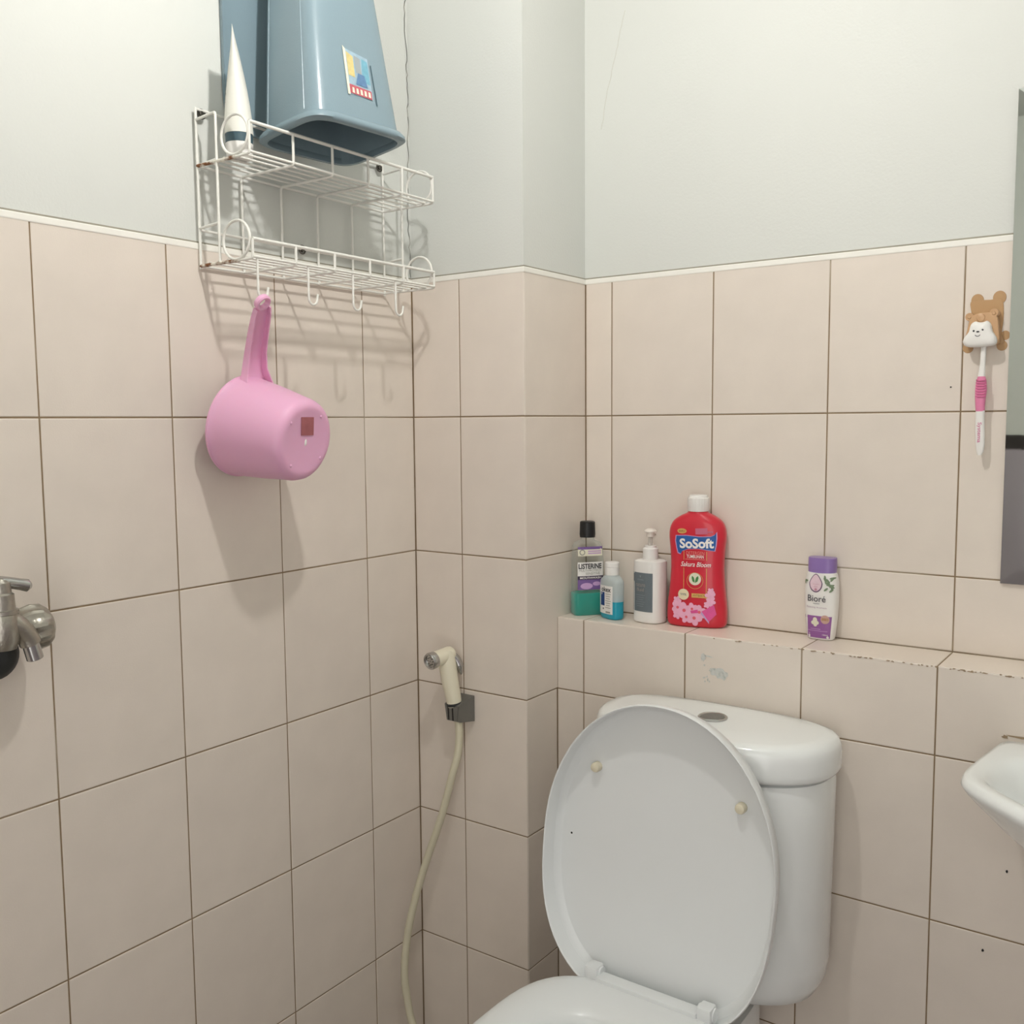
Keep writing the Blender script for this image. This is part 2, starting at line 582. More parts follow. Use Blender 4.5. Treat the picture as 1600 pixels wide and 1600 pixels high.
loft(bm, [at_z(tank_o(s), z) for s, z in ((0.5, -0.898), (0.78, -0.895), (0.87, -0.886), (0.915, -0.868), (0.935, -0.838), (0.955, -0.62), (0.96, -0.552), (0.95, -0.545), (0.90, -0.543), (0.90, -0.532))])
tank = obj('tank', bm, PORC, toilet, shift=TB, smooth=50)
bm = bmesh.new()
loft(bm, [at_z(tank_o(s), z) for s, z in ((0.96, -0.540), (0.985, -0.539), (0.997, -0.535), (1.0, -0.528), (1.0, -0.509), (0.993, -0.499), (0.972, -0.491), (0.94, -0.4865), (0.86, -0.484), (0.5, -0.4825), (0.1, -0.482))])
tlid = obj('tank_lid', bm, PORC, toilet, shift=TB, smooth=60)
bm = bmesh.new()
lathe(bm, (0.613, 0.006, -0.484), (0, 0, 1), ((0, 0.0235), (0.004, 0.0235), (0.0055, 0.0215), (0.004, 0.0195), (0.0042, 0.0)), 28)
btn = obj('flush_button', bm, CHROME, tlid, shift=TB)
bm = bmesh.new()
for s in (-1, 1):
    pts = [(0.613 + 0.0185 * math.cos(t), 0.006 + s * 0.001 + s * abs(0.0185 * math.sin(t)), 0) for t in [PI * k / 14 for k in range(15)]]
    loft(bm, [[(x, y, z) for x, y, _ in pts] for z in (-0.4805, -0.4788 - (0.001 if s > 0 else 0))])
obj('flush_button_half', bm, GREYM, tlid, shift=TB)


# bowl with rim, deck and foot
def seat_o(hw, yb, yf, cx=0.588, ym=-0.36, seg=56, nb=3.4):
    return sell(cx, ym, hw, yb - ym, nb, seg, ym - yf, 2.1)


def lerp(a, b, f):
    return [(p[0] + (q[0] - p[0]) * f, p[1] + (q[1] - p[1]) * f) for p, q in zip(a, b)]


outer = seat_o(0.176, -0.162, -0.60)
inner = seat_o(0.108, -0.243, -0.515, nb=2.3)
bm = bmesh.new()
ro = seat_o(0.168, -0.17, -0.585)
foot = sell(0.588, -0.24, 0.11, 0.2, 2.6, 56, 0.24, 2.2)
cav = lerp(inner, [(0.588, -0.36)] * 56, 0.05)
loops = [at_z(foot, FLOOR + 0.0005), at_z(foot, FLOOR + 0.02), at_z(lerp(foot, [(0.588, -0.25)] * 56, 0.12), FLOOR + 0.1), at_z(lerp(foot, ro, 0.25), FLOOR + 0.2), at_z(lerp(foot, ro, 0.7), FLOOR + 0.29), at_z(lerp(ro, foot, 0.05), FLOOR + 0.35), at_z(ro, FLOOR + 0.375), at_z(lerp(ro, cav, 0.06), FLOOR + 0.382), at_z(lerp(ro, cav, 0.9), FLOOR + 0.382), at_z(cav, FLOOR + 0.375), at_z(lerp(cav, [(0.588, -0.33)] * 56, 0.25), FLOOR + 0.29), at_z(lerp(cav, [(0.588, -0.3)] * 56, 0.6), FLOOR + 0.2), at_z(lerp(cav, [(0.588, -0.28)] * 56, 0.85), FLOOR + 0.17)]
loft(bm, loops)
dk = sell(0.596, -0.05, 0.098, 0.13, 3.5, 40, 0.13, 3.5)
loft(bm, [at_z(dk, FLOOR + 0.0005), at_z(dk, FLOOR + 0.33), at_z(lerp(dk, [(0.596, -0.05)] * 40, 0.04), FLOOR + 0.338)])
loft(bm, [at_z(sell(0.6, 0.01, 0.05, 0.04, 2.5, 24), FLOOR + 0.33), at_z(sell(0.6, 0.01, 0.05, 0.04, 2.5, 24), FLOOR + 0.379)])
obj('bowl', bm, PORC, toilet, shift=TB, smooth=50)
# seat ring
bm = bmesh.new()
loops = [at_z(lerp(outer, inner, f), z) for f, z in ((0.02, -0.8915), (0.0, -0.887), (0.0, -0.876), (0.03, -0.870), (0.1, -0.8665), (0.22, -0.865), (0.4, -0.8655), (0.6, -0.868), (0.78, -0.8725), (0.9, -0.878), (0.98, -0.885), (1.0, -0.8915))]
loft(bm, loops + [loops[0]], False, False)
bmesh.ops.remove_doubles(bm, verts=bm.verts, dist=1e-5)
obj('seat', bm, SEATP, toilet, shift=TB, smooth=60)
# hinge tabs
for hx, hy in ((0.4975, -0.168), (0.6855, -0.170)):
    bm = bmesh.new()
    box(bm, (hx - 0.011, hy - 0.012, -0.876), (hx + 0.011, hy + 0.012, -0.848), bev=0.004)
    lathe(bm, (hx - 0.013, hy + 0.003, -0.861), (1, 0, 0), ((0, 0.0105), (0.026, 0.0105)), 18)
    obj('hinge', bm, SEATP, toilet, shift=TB)
bm = bmesh.new()
box(bm, (0.5075, -0.184, -0.874), (0.675, -0.1605, -0.8590), bev=0.003)
obj('hinge_bar', bm, SEATP, toilet, shift=TB)
# raised lid, its hollow underside towards the room
LC = Vector((0.5925, -0.1655, -0.664))
Vv = Vector((0, 0.046, 1)).normalized()
Uu = Vector((1, 0, 0))
rot = Matrix.Rotation(math.radians(4.2), 3, Uu.cross(Vv))
Wn = Uu.cross(Vv)          # towards the room is -y
if Wn.y > 0:
    Wn = -Wn
rot = Matrix.Rotation(math.radians(-4.2), 3, Vector((0, -1, 0)))
U2, V2 = rot @ Uu, rot @ Vv


def lid_loop(inset, wd, n=72):
    o = sell(0, 0, 0.190 - inset, 0.238 - inset, 2.05, n, 0.238 - inset, 2.7)
    return [LC + U2 * x + V2 * y + Wn * wd for x, y in o]


bm = bmesh.new()
loft(bm, [lid_loop(i, d) for i, d in ((0.15, -0.040), (0.06, -0.040), (0.02, -0.037), (0.006, -0.029), (0.001, -0.014), (0.0, -0.002), (0.0012, 0.0), (0.0028, -0.0006), (0.0035, -0.002), (0.0055, -0.030), (0.007, -0.0335), (0.011, -0.0345), (0.15, -0.0345))])
lid = obj('lid', bm, SEATP, toilet, shift=TB, smooth=60)
for u_, v_ in ((-0.121, 0.1085), (0.117, 0.1135)):
    bm = bmesh.new()
    lathe(bm, LC + U2 * u_ + V2 * v_ + Wn * -0.035, Wn, ((0, 0.0078), (0.009, 0.0078), (0.012, 0.0068), (0.0135, 0.004)), 18)
    obj('bumper', bm, CREAM, lid, shift=TB, label='small cream rubber bumper')
bm = bmesh.new()
lathe(bm, LC + U2 * -0.158 + V2 * -0.012 + Wn * -0.0345, Wn, ((0, 0.0018), (0.0004, 0.0016)), 10)
obj('speck', bm, BLACK, lid, shift=TB)

# ------------------------------------------------------------------ wash basin
BC = Vector((1.262, 0.0, -0.60))
basin = thing('wash_basin', 'white ceramic wall-hung wash basin at the right edge of the photo', 'basin', BC)
half = [(1.262, 0.1005), (1.14, 0.1005), (1.045, 0.1005), (1.019, 0.094), (1.008, 0.03), (0.998, -0.045), (0.996, -0.085), (1.008, -0.118), (1.05, -0.162), (1.11, -0.212), (1.19, -0.248), (1.262, -0.258)]
full = half + [(2 * 1.262 - x, y) for x, y in half[-2:0:-1]]
bo = [(p.x, min(p.y, 0.1008)) for p in catmull([(x, y, 0) for x, y in full], 5, True)]
hin = [(1.262, 0.012), (1.15, 0.012), (1.075, 0.010), (1.043, -0.008), (1.028, -0.04), (1.0255, -0.075), (1.035, -0.107), (1.068, -0.142), (1.122, -0.185), (1.185, -0.216), (1.22, -0.225), (1.262, -0.228)]
fin = hin + [(2 * 1.262 - x, y) for x, y in hin[-2:0:-1]]
bi = [(p.x, p.y) for p in catmull([(x, y, 0) for x, y in fin], 5, True)]
cen = [(1.262, -0.06)] * len(bo)


def bs(f, back=True):
    return [(p[0] + (1.262 - p[0]) * f, (p[1] + (-0.02 - p[1]) * f) if p[1] < 0.03 else p[1] + (0.1 - p[1]) * 0.0 - f * 0.02) for p in bo]


bm = bmesh.new()
loops = [at_z(bs(0.80), -0.70), at_z(bs(0.72), -0.665), at_z(bs(0.56), -0.615), at_z(bs(0.36), -0.570), at_z(bs(0.18), -0.527), at_z(bs(0.065), -0.4965), at_z(bs(0.022), -0.484), at_z(bs(0.0), -0.4755), at_z(lerp(bo, bi, 0.03), -0.471), at_z(lerp(bo, bi, 0.12), -0.4655), at_z(lerp(bo, bi, 0.3), -0.464), at_z(lerp(bo, bi, 0.75), -0.465), at_z(lerp(bo, bi, 0.95), -0.469), at_z(lerp(bi, cen, 0.03), -0.478), at_z(lerp(bi, cen, 0.12), -0.51), at_z(lerp(bi, cen, 0.3), -0.552), at_z(lerp(bi, cen, 0.6), -0.588), at_z(lerp(bi, cen, 0.92), -0.598)]
loft(bm, loops)
obj('bowl', bm, PORC, basin, shift=BC, smooth=60)
bm = bmesh.new()
lathe(bm, (1.262, -0.06, -0.598), (0, 0, 1), ((0, 0.024), (0.003, 0.022), (0.0015, 0.012)), 20)
obj('drain', bm, CHROME, basin, shift=BC)
bm = bmesh.new()
tube(bm, bend([(1.262, -0.04, -0.69), (1.262, -0.04, -0.80), (1.262, 0.0995, -0.80)], 0.03), 0.018, 12)
obj('waste_pipe', bm, CHROME, basin, shift=BC)
bm = bmesh.new()
for x0 in (1.02, 1.06, 1.1, 1.15, 1.2):
    blob(bm, (x0 + 0.02, -0.4622 + random.uniform(-.0006, .0008)), 0.024, 0.0018, H - 0.0012, 12, 0.4)
blob(bm, (1.0185, -0.4645), 0.004, 0.0026, H - 0.0012, 10, 0.3)
obj('mortar_bead', bm, mat('stained_mortar', (158, 138, 112), 0.9, var=0.3, scale=90), wall_ledge, smooth=0)

# ------------------------------------------------------------------ mirror
MB = Vector((0.99, D - 0.008, -0.259))
mirror = thing('wall_mirror', 'silvery mirror with slanted glass edge on the wall beside the toothbrush', 'mirror', MB)
x0, x1, z0, z1, bv = 0.9895, 1.44, -0.2585, 0.463, 0.022
bm = bmesh.new()
yb_, ye, yf_ = D - 0.0008, D - 0.0058, D - 0.0075
loft(bm, [[(x0, y, z0), (x1, y, z0), (x1, y, z1), (x0, y, z1)] for y in (yb_, ye)])
obj('backing', bm, mat('mirror_edge_glass', (120, 108, 100), 0.3, var=0.2, scale=60), mirror, shift=MB, smooth=0)
bm = bmesh.new()
a = [bm.verts.new(p) for p in ((x0, ye - 1e-4, z0), (x1, ye - 1e-4, z0), (x1, ye - 1e-4, z1), (x0, ye - 1e-4, z1))]
b = [bm.verts.new(p) for p in ((x0 + bv, yf_, z0 + bv), (x1 - bv, yf_, z0 + bv), (x1 - bv, yf_, z1 - bv), (x0 + bv, yf_, z1 - bv))]
bm.faces.new(b)
obj_b = None
obj('glass_face', bm, MIRROR, mirror, shift=MB, smooth=0)
for i in range(4):
    bm = bmesh.new()
    j = (i + 1) % 4
    A = [((x0, ye - 1e-4, z0), (x1, ye - 1e-4, z0), (x1, ye - 1e-4, z1), (x0, ye - 1e-4, z1))[k] for k in (i, j)]
    B = [((x0 + bv, yf_, z0 + bv), (x1 - bv, yf_, z0 + bv), (x1 - bv, yf_, z1 - bv), (x0 + bv, yf_, z1 - bv))[k] for k in (j, i)]
    bm.faces.new([bm.verts.new(p) for p in A + B])
    obj('bevel', bm, MIRROR, mirror, shift=MB, smooth=0)

# ------------------------------------------------------------------ wire rack on the left wall
RB = Vector((0.0, -0.279, 0.22))
rack = thing('wire_rack', 'white two-tier wire rack with rust spots screwed to the left wall', 'rack', RB)
XF, YL, YR, ZU, ZD = 0.122, -0.478, -0.080, 0.368, 0.2235
WR = 0.0021


def rod(name, pts, r=WR, m=WIRE, closed=False, label=None):
    bm = bmesh.new()
    tube(bm, pts, r, 7, closed)
    return obj(name, bm, m, rack, shift=RB, smooth=60, label=label)


for ys in (YL, YR):
    left = ys == YL
    rod('wall_post', [(0.0055, ys, 0.4515), (0.0055, ys, 0.219)])
    rod('side_post', bend([(0.0055, ys, 0.434), (0.05, ys, 0.437), (0.05, ys, 0.2235)], 0.004), label=None)
    for zz in (ZU, 0.278):
        rod('side_brace', [(0.0055, ys, zz), (0.05, ys, zz + 0.003)])
    for k, zz in enumerate((ZU, ZD)):
        rod('side_wire', [(0.0055, ys, zz), (XF - 0.03, ys, zz)], r=WR * (1.25 if left else 1), m=RUST if left else WIRE, label='rust-spotted wire' if left else None)
        rod('corner_wire', bend([(XF - 0.03, ys, zz), (XF, ys, zz), (XF, ys, zz + (0.044 if k == 0 else 0.0275))], 0.005))
    for cz, cx in ((0.3985, 0.0915), (0.2525, 0.0885)):
        rod('ring', [(cx + 0.029 * math.cos(2 * PI * k / 28), ys - 0.0006, cz + 0.0275 * math.sin(2 * PI * k / 28)) for k in range(28)], closed=True)
for zz in (0.4495, ZU, 0.2757, ZD):
    rod('back_rail', [(0.0055, YL, zz), (0.0055, YR, zz)])
rod('front_rail', [(XF, YL, ZU + 0.044), (XF, YR, ZU + 0.044)], 0.0026)
rod('front_rail', [(XF, YL, ZD + 0.0275), (XF, YR, ZD + 0.0275)], 0.0026)
for zz in (ZU, ZD):
    for x in (0.026, 0.046, 0.066, 0.086, 0.104, XF):
        rod('shelf_wire', [(x, YL, zz + 0.0028), (x, YR, zz + 0.0028)], 0.0017 if x < XF else 0.0021)
for y in (-0.398, -0.319, -0.241, -0.160):
    rod('cross_wire', bend([(XF + 0.001, y, ZD + 0.0275), (XF + 0.001, y, ZD - 0.001), (0.0055, y, ZD - 0.001), (0.0055, y, ZU - 0.001), (XF + 0.001, y, ZU - 0.001), (XF + 0.001, y, ZU + 0.044)], 0.006))
for y in (-0.4685, -0.372, -0.2775, -0.178):
    pts = [(XF - 0.002, y, ZD + 0.002), (XF - 0.002, y, 0.185)] + [(XF - 0.002, y + 0.0085 - 0.0085 * math.cos(t), 0.1785 - 0.0095 * math.sin(t)) for t in [PI * k / 8 for k in range(9)]] + [(XF - 0.002, y + 0.0185, 0.1855)]
    rod('hook', pts, 0.0019)
for y, zz in ((-0.4675, 0.4445), (-0.0875, 0.4445), (-0.2765, 0.275)):
    bm = bmesh.new()
    lathe(bm, (-0.0005, y, zz), (1, 0, 0), ((0, 0.0025), (0.005, 0.0025), (0.005, 0.0045), (0.0075, 0.004), (0.0082, 0.002)), 14)
    tube(bm, [(0.0052, y + 0.0065 * math.cos(2 * PI * k / 16), zz + 0.0065 * math.sin(2 * PI * k / 16)) for k in range(16)], 0.0015, 6, True)
    obj('screw', bm, STEEL, rack, shift=RB)

# ------------------------------------------------------------------ inverted waste bin on the upper shelf
NB = Vector((0.120, -0.313, 0.4170))
bin_ = thing('waste_bin', 'blue-grey plastic bin upside down on the wire rack with a torn picture sticker', 'bin', NB)
BR = Matrix.Rotation(math.radians(-5), 3, 'Z') @ Matrix.Rotation(math.radians(-5.5), 3, 'Y')
BH = 0.36


def bin_sec(h):
    t = h / BH
    return 0.0715 - 0.022 * t, 0.0885 - 0.032 * t


def bin_loop(h, g=0.0, n=5.5, seg=88):
    a, b = bin_sec(h)
    return [BR @ Vector((x, y, h)) for x, y in sell(0, 0, a + g, b + g, n, seg)]


bm = bmesh.new()
HS = [0.012, 0.03, 0.08, 0.15, 0.22, 0.29, 0.335, 0.352]
loops = [bin_loop(h) for h in HS] + [bin_loop(0.359, -0.006), bin_loop(0.36, -0.016)]
inn = [bin_loop(0.357, -0.02)] + [bin_loop(h, -0.0022) for h in HS[::-1]] + [bin_loop(0.0, -0.0012)]
loft(bm, loops, False, True)
loft(bm, inn, True, False)
binb = obj('body', bm, BIN, bin_, smooth=50)
bm = bmesh.new()
prof = ((-0.002, 0.0), (0.004, 0.0), (0.0085, 0.003), (0.0085, 0.008), (0.005, 0.0135), (0.0, 0.0155), (-0.002, 0.014))
ls = [bin_loop(max(h, 0), g) for g, h in prof]
loft(bm, ls + [ls[0]], False, False)
bmesh.ops.remove_doubles(bm, verts=bm.verts, dist=1e-6)
obj('rim', bm, BIN, bin_, smooth=60)
# fold lines pressed into the two sides that face the room
for ang, g in ((-1, 0), (1, 0)):
    pass
bm = bmesh.new()
for fx in (-0.66, 0.60):
    lo = []
    for h in (0.02, 0.1, 0.2, 0.3, 0.34):
        a, b = bin_sec(h)
        y = -b * (1 - abs(fx) ** 5.5) ** (1 / 5.5)
        lo.append([BR @ Vector((a * fx + dx, y - dy, h)) for dx, dy in ((-0.0012, -0.001), (0, 0.0009), (0.0012, -0.001))])
    loft(bm, lo, closed=True)
obj('rib', bm, BIN, bin_, smooth=60)


# sticker on the side facing +x
def bin_pt(v, h, e=0.0005):
    a, b = bin_sec(h)
    x = a * (1 - min(0.999, abs(v / b)) ** 5.5) ** (1 / 5.5)
    return BR @ Vector((x + e, v, h))


def grid_patch(bm, corners, fn, nu=6, nv=6, mi=0):
    (a0, b0), (a1, b1), (a2, b2), (a3, b3) = corners
    V = []
    for j in range(nv + 1):
        t = j / nv
        row = []
        for i in range(nu + 1):
            s = i / nu
            p = (a0 * (1 - s) * (1 - t) + a1 * s * (1 - t) + a2 * s * t + a3 * (1 - s) * t, b0 * (1 - s) * (1 - t) + b1 * s * (1 - t) + b2 * s * t + b3 * (1 - s) * t)
            row.append(bm.verts.new(fn(*p)))
        V.append(row)
    for j in range(nv):
        for i in range(nu):
            bm.faces.new((V[j][i], V[j][i + 1], V[j + 1][i + 1], V[j + 1][i])).material_index = mi


bm = bmesh.new()
sx = lambda s: -0.021 + s * 0.052
sz = lambda t: 0.050 + t * 0.068
STM = [PALEG, PALEP, mat('yellow_print', (204, 188, 128), 0.5, var=0.2, scale=200), mat('sky_blue_print', (112, 164, 182), 0.5, var=0.25, scale=150), BLUEP, mat('faded_red_print', (182, 92, 102), 0.5, var=0.1), TEALBAND, mat('dusty_blue_print', (148, 172, 186), 0.5, var=0.25, scale=120), mat('muted_blue_print', (92, 126, 162), 0.5, var=0.25, scale=150)]
P_ = lambda s, t, e: bin_pt(sx(s), sz(t), e)
grid_patch(bm, ((0, 0), (0.9, 0.0), (0.86, 0.92), (0, 1)), lambda s, t: P_(s, t, 0.0005), mi=7)
grid_patch(bm, ((0.07, 0.42), (0.3, 0.4), (0.3, 0.86), (0.06, 0.94)), lambda s, t: P_(s, t, 0.0008), mi=2)
grid_patch(bm, ((0.36, 0.52), (0.56, 0.5), (0.56, 0.86), (0.34, 0.9)), lambda s, t: P_(s, t, 0.0008), mi=0)
grid_patch(bm, ((0.58, 0.35), (0.86, 0.33), (0.83, 0.84), (0.62, 0.88)), lambda s, t: P_(s, t, 0.0008), mi=3)
grid_patch(bm, ((0.3, 0.25), (0.74, 0.24), (0.66, 0.5), (0.42, 0.52)), lambda s, t: P_(s, t, 0.0011), mi=8)
grid_patch(bm, ((0.02, 0.02), (0.86, 0.0), (0.86, 0.19), (0.02, 0.22)), lambda s, t: P_(s, t, 0.0012), mi=5)
grid_patch(bm, ((-0.05, -0.02), (0.035, -0.02), (0.03, 0.98), (-0.06, 1.04)), lambda s, t: P_(s, t, 0.0015), mi=1)
grid_patch(bm, ((1.0, -0.10), (1.045, -0.1), (0.97, 0.80), (0.93, 0.80)), lambda s, t: P_(s, t, 0.0012), mi=6)
for k in range(5):
    s = 0.12 + k * 0.15
    grid_patch(bm, ((s, 0.04), (s + 0.09, 0.035), (s + 0.08, 0.15), (s + 0.01, 0.16)), lambda s_, t_: P_(s_, t_, 0.0016), 2, 2, mi=1)
obj('sticker', bm, STM, bin_, smooth=0, recalc=False)

# flat tray standing behind the bin
YB = Vector((0.012, -0.31, 0.435))
tray = thing('plastic_tray', 'flat blue-grey plastic panel standing between the bin and the wall', 'tray', YB)
bm = bmesh.new()
o2 = sell(-0.305, 0.63, 0.118, 0.195, 9, 64)
loft(bm, [[(x, a, b) for a, b in lerp(o2, [(-0.305, 0.63)] * 64, f)] for x, f in ((-0.0025, 0.03), (-0.0025, 0.01), (-0.0015, 0.0), (0.0045, 0.0), (0.004, 0.012), (0.001, 0.03))])
obj('panel', bm, BIN, tray, shift=YB, smooth=50)

# ------------------------------------------------------------------ cosmetic tube in the left end of the upper shelf
TBASE = Vector((0.069, -0.452, ZU + 0.0048))
ctube = thing('cosmetic_tube', 'white squeeze tube standing on its cap at the left end of the rack', 'tube', TBASE)
bm = bmesh.new()
lathe(bm, (0, 0, 0), (0, 0, 1), ((0, 0.0165), (0.002, 0.0185), (0.021, 0.0195), (0.022, 0.0185)), 28)
obj('cap', bm, WHITEP, ctube)
bm = bmesh.new()
lathe(bm, (0, 0, 0.0222), (0, 0, 1), ((0, 0.0192), (0.012, 0.0198)), 28)
obj('neck_band', bm, TEALBAND, ctube, label='slate coloured band')
cd = Vector((-0.70, 0.71, 0))
cp = Vector((0.71, 0.70, 0))


def tsec(t):
    a = 0.0198 + (0.027 - 0.0198) * t
    b = 0.0198 * (1 - t ** 1.6) + 0.0008
    h = 0.0345 + 0.137 * t
    ax = Vector((-0.006 * t, 0.002 * t, 0))
    return [ax + cd * (a * math.cos(2 * PI * k / 32)) + cp * (b * math.sin(2 * PI * k / 32)) + Vector((0, 0, h - 0.010 * t * t * math.cos(2 * PI * k / 32))) for k in range(32)]


bm = bmesh.new()
loft(bm, [tsec(t) for t in (0, 0.15, 0.3, 0.45, 0.6, 0.75, 0.88, 0.95, 1.0)])
tb = obj('body', bm, TUBEW, ctube, smooth=60)


def tube_pt(ang, t):
    l0, l1 = tsec(min(max(t, 0), 1)), None
    k = ang / (2 * PI) * 32
    i = int(math.floor(k)) % 32
    f = k - math.floor(k)
    p = l0[i] * (1 - f) + l0[(i + 1) % 32] * f
    return p + (p - Vector((0, 0, p.z))).normalized() * 0.0003 - cp * 0.0003


bm = bmesh.new()
am = 1.5 * PI
for k in range(10):
    t = 0.30 + k * 0.028
    wdt = random.uniform(0.35, 0.6)
    grid_patch(bm, ((am - wdt, t), (am + wdt, t), (am + wdt, t + 0.011), (am - wdt, t + 0.011)), tube_pt, 5, 1)
arc = [(am + 0.75 * math.cos(a), 0.71 + 0.13 * math.sin(a)) for a in [PI * 0.9 + 1.3 * PI * k / 18 for k in range(19)]]
for (a0, t0), (a1, t1) in zip(arc, arc[1:]):
    grid_patch(bm, ((a0, t0), (a1, t1), (a1, t1 - 0.010), (a0, t0 - 0.010)), tube_pt, 1, 1)
grid_patch(bm, ((am - 0.05, 0.66), (am + 0.08, 0.70), (am + 0.05, 0.78), (am - 0.02, 0.74)), tube_pt, 2, 2)
obj('print', bm, PRINTG, ctube, smooth=0, recalc=False)

# ------------------------------------------------------------------ pink dipper hanging from the first hook
Rc, Bc = Vector((0.030, -0.4285, -0.0125)), Vector((0.153, -0.4155, -0.036))
dip = thing('water_dipper', 'pink plastic water dipper hanging by its handle from the wire rack', 'dipper', Rc)
ax = (Bc - Rc)
Ln = ax.length
bm = bmesh.new()
K = 1.055
outp = [(0.0, 0.0725), (0.0015, 0.0745), (0.0045, 0.0745), (0.006, 0.0725), (0.02, 0.0712), (0.06, 0.0665), (Ln - 0.03, 0.0612), (Ln - 0.014, 0.0592), (Ln - 0.006, 0.0565), (Ln - 0.0015, 0.0515), (Ln, 0.0455), (Ln - 0.0008, 0.042), (Ln - 0.001, 0.0)]
inp = [(Ln - 0.004, 0.0), (Ln - 0.004, 0.045), (Ln - 0.012, 0.056), (0.06, 0.0642), (0.002, 0.0705), (0.0, 0.0725)]
lathe(bm, Rc, ax, [(d, q * K) for d, q in inp + outp[1:]], 48, False, False)
bmesh.ops.remove_doubles(bm, verts=bm.verts, dist=1e-5)
cup = obj('cup', bm, PINK, dip, shift=Rc, smooth=50)
a_, u_, v_ = frame(ax)
for k in range(4):
    t = PI / 4 + k * PI / 2 + 0.15
    bm = bmesh.new()
    lathe(bm, Bc + (u_ * math.cos(t) + v_ * math.sin(t)) * 0.0452 - a_ * 0.0015, a_, ((0, 0.0026), (0.0018, 0.0022), (0.0026, 0.0008)), 10)
    obj('foot', bm, PINK, cup, shift=Rc)
bm = bmesh.new()
c0 = Bc + u_ * 0.022 + a_ * -0.0004 - v_ * -0.001
for (h0, w0) in ((0.0135, 0.0135),):
    q = [c0 + u_ * h0 * sy + v_ * (w0 * sxx + 0.002 * sy) for sxx, sy in ((-1, -1), (1, -1), (1, 1), (-1, 1))]
    loft(bm, [[p for p in q], [p + a_ * 0.0005 for p in q]])
obj('sticker', bm, PINKST, cup, shift=Rc, smooth=0, label='worn reddish square sticker')
bm = bmesh.new()
lathe(bm, Bc - a_ * 0.0012 - u_ * 0.0025, a_, ((0, 0.0024), (0.0012, 0.0016)), 10, sq=(2.4, 1))
obj('moulding_nub', bm, WHITEP, cup, shift=Rc)
# handle: U channel, open to the room
hp = [Vector(p) for p in ((0.056, -0.4265, 0.040), (0.0515, -0.4275, 0.056), (0.054, -0.430, 0.073), (0.0655, -0.436, 0.098), (0.085, -0.445, 0.128), (0.104, -0.4545, 0.149), (0.113, -0.459, 0.159))]
hw = [0.032, 0.0262, 0.0205, 0.0172, 0.0158, 0.0145, 0.0128]
hd = [0.013, 0.0150, 0.0130, 0.0115, 0.0105, 0.0095, 0.008]
bm = bmesh.new()
loops = []
for i, p in enumerate(hp):
    t = (hp[min(i + 1, 6)] - hp[max(i - 1, 0)]).normalized()
    s = Vector((-0.12, 1, 0))
    s = (s - t * s.dot(t)).normalized()
    n = s.cross(t)
    if n.x < 0:
        n = -n
    w_, d_, th = hw[i], hd[i], 0.0022
    loops.append([p + s * a + n * b for a, b in ((-w_, d_), (-w_, 0), (w_, 0), (w_, d_), (w_ - th, d_), (w_ - th, th), (-w_ + th, th), (-w_ + th, d_))])
loft(bm, loops)
rc = Vector((0.1185, -0.4625, 0.1650))
t = (hp[6] - hp[5]).normalized()
s = Vector((-0.12, 1, 0))
s = (s - t * s.dot(t)).normalized()
n = s.cross(t)
if n.x < 0:
    n = -n
ring_o, ring_i = [], []
for k in range(28):
    a = 2 * PI * k / 28
    ring_o.append((math.cos(a), math.sin(a)))
lp = []
for r_, d_ in ((0.0124, 0.0), (0.0126, 0.006), (0.0108, 0.008), (0.0075, 0.007), (0.0068, 0.0005)):
    lp.append([rc + (s * c + t * q) * r_ + n * (d_ - 0.0005) for c, q in ring_o])
loft(bm, lp + [lp[0]], False, False)
bmesh.ops.remove_doubles(bm, verts=bm.verts, dist=1e-5)
obj('handle', bm, PINK, dip, shift=Rc, smooth=40)

# ------------------------------------------------------------------ wall tap at the left edge
TAPB = Vector((0.0, -0.80, -0.26))
tap = thing('water_tap', 'worn chrome water tap on the left wall at the photo edge', 'tap', TAPB)
bm = bmesh.new()
lathe(bm, (0.08, -0.836, -0.275), (0, 0, 1), ((0, 0.014), (0.012, 0.0185), (0.035, 0.0185), (0.042, 0.0165), (0.043, 0.0185), (0.0475, 0.0185), (0.048, 0.0155), (0.066, 0.0145), (0.068, 0.012), (0.08, 0.011), (0.085, 0.006)), 24)
tube(bm, [(0.0, -0.836, -0.252), (0.08, -0.836, -0.252)], 0.013, 14)
obj('body', bm, TAPM, tap, shift=TAPB)
bm = bmesh.new()
tube(bm, catmull([(0.082, -0.838, -0.240), (0.084, -0.822, -0.247), (0.084, -0.810, -0.262), (0.084, -0.8055, -0.273)], 5), 0.0125, 14)
sp = obj('spout', bm, TAPM, tap, shift=TAPB)
bm = bmesh.new()
lathe(bm, (0.084, -0.806, -0.271), (0, 0.25, -1), ((0, 0.0098), (0.022, 0.0098), (0.023, 0.0085), (0.018, 0.007)), 20)
obj('nozzle', bm, CHROME, sp, shift=TAPB)
bm = bmesh.new()
tube(bm, [(0.08, -0.836, -0.195), (0.08, -0.826, -0.196), (0.08, -0.812, -0.2), (0.08, -0.804, -0.2025), (0.08, -0.7995, -0.203)], [0.0085, 0.007, 0.0072, 0.0078, 0.004], 12)
obj('lever', bm, CHROME, tap, shift=TAPB)
bm = bmesh.new()
seg = 40
a3, u3, v3 = frame((0.25, 0.93, 0.12))
oo = Vector((0.052, -0.800, -0.262))
lp = []
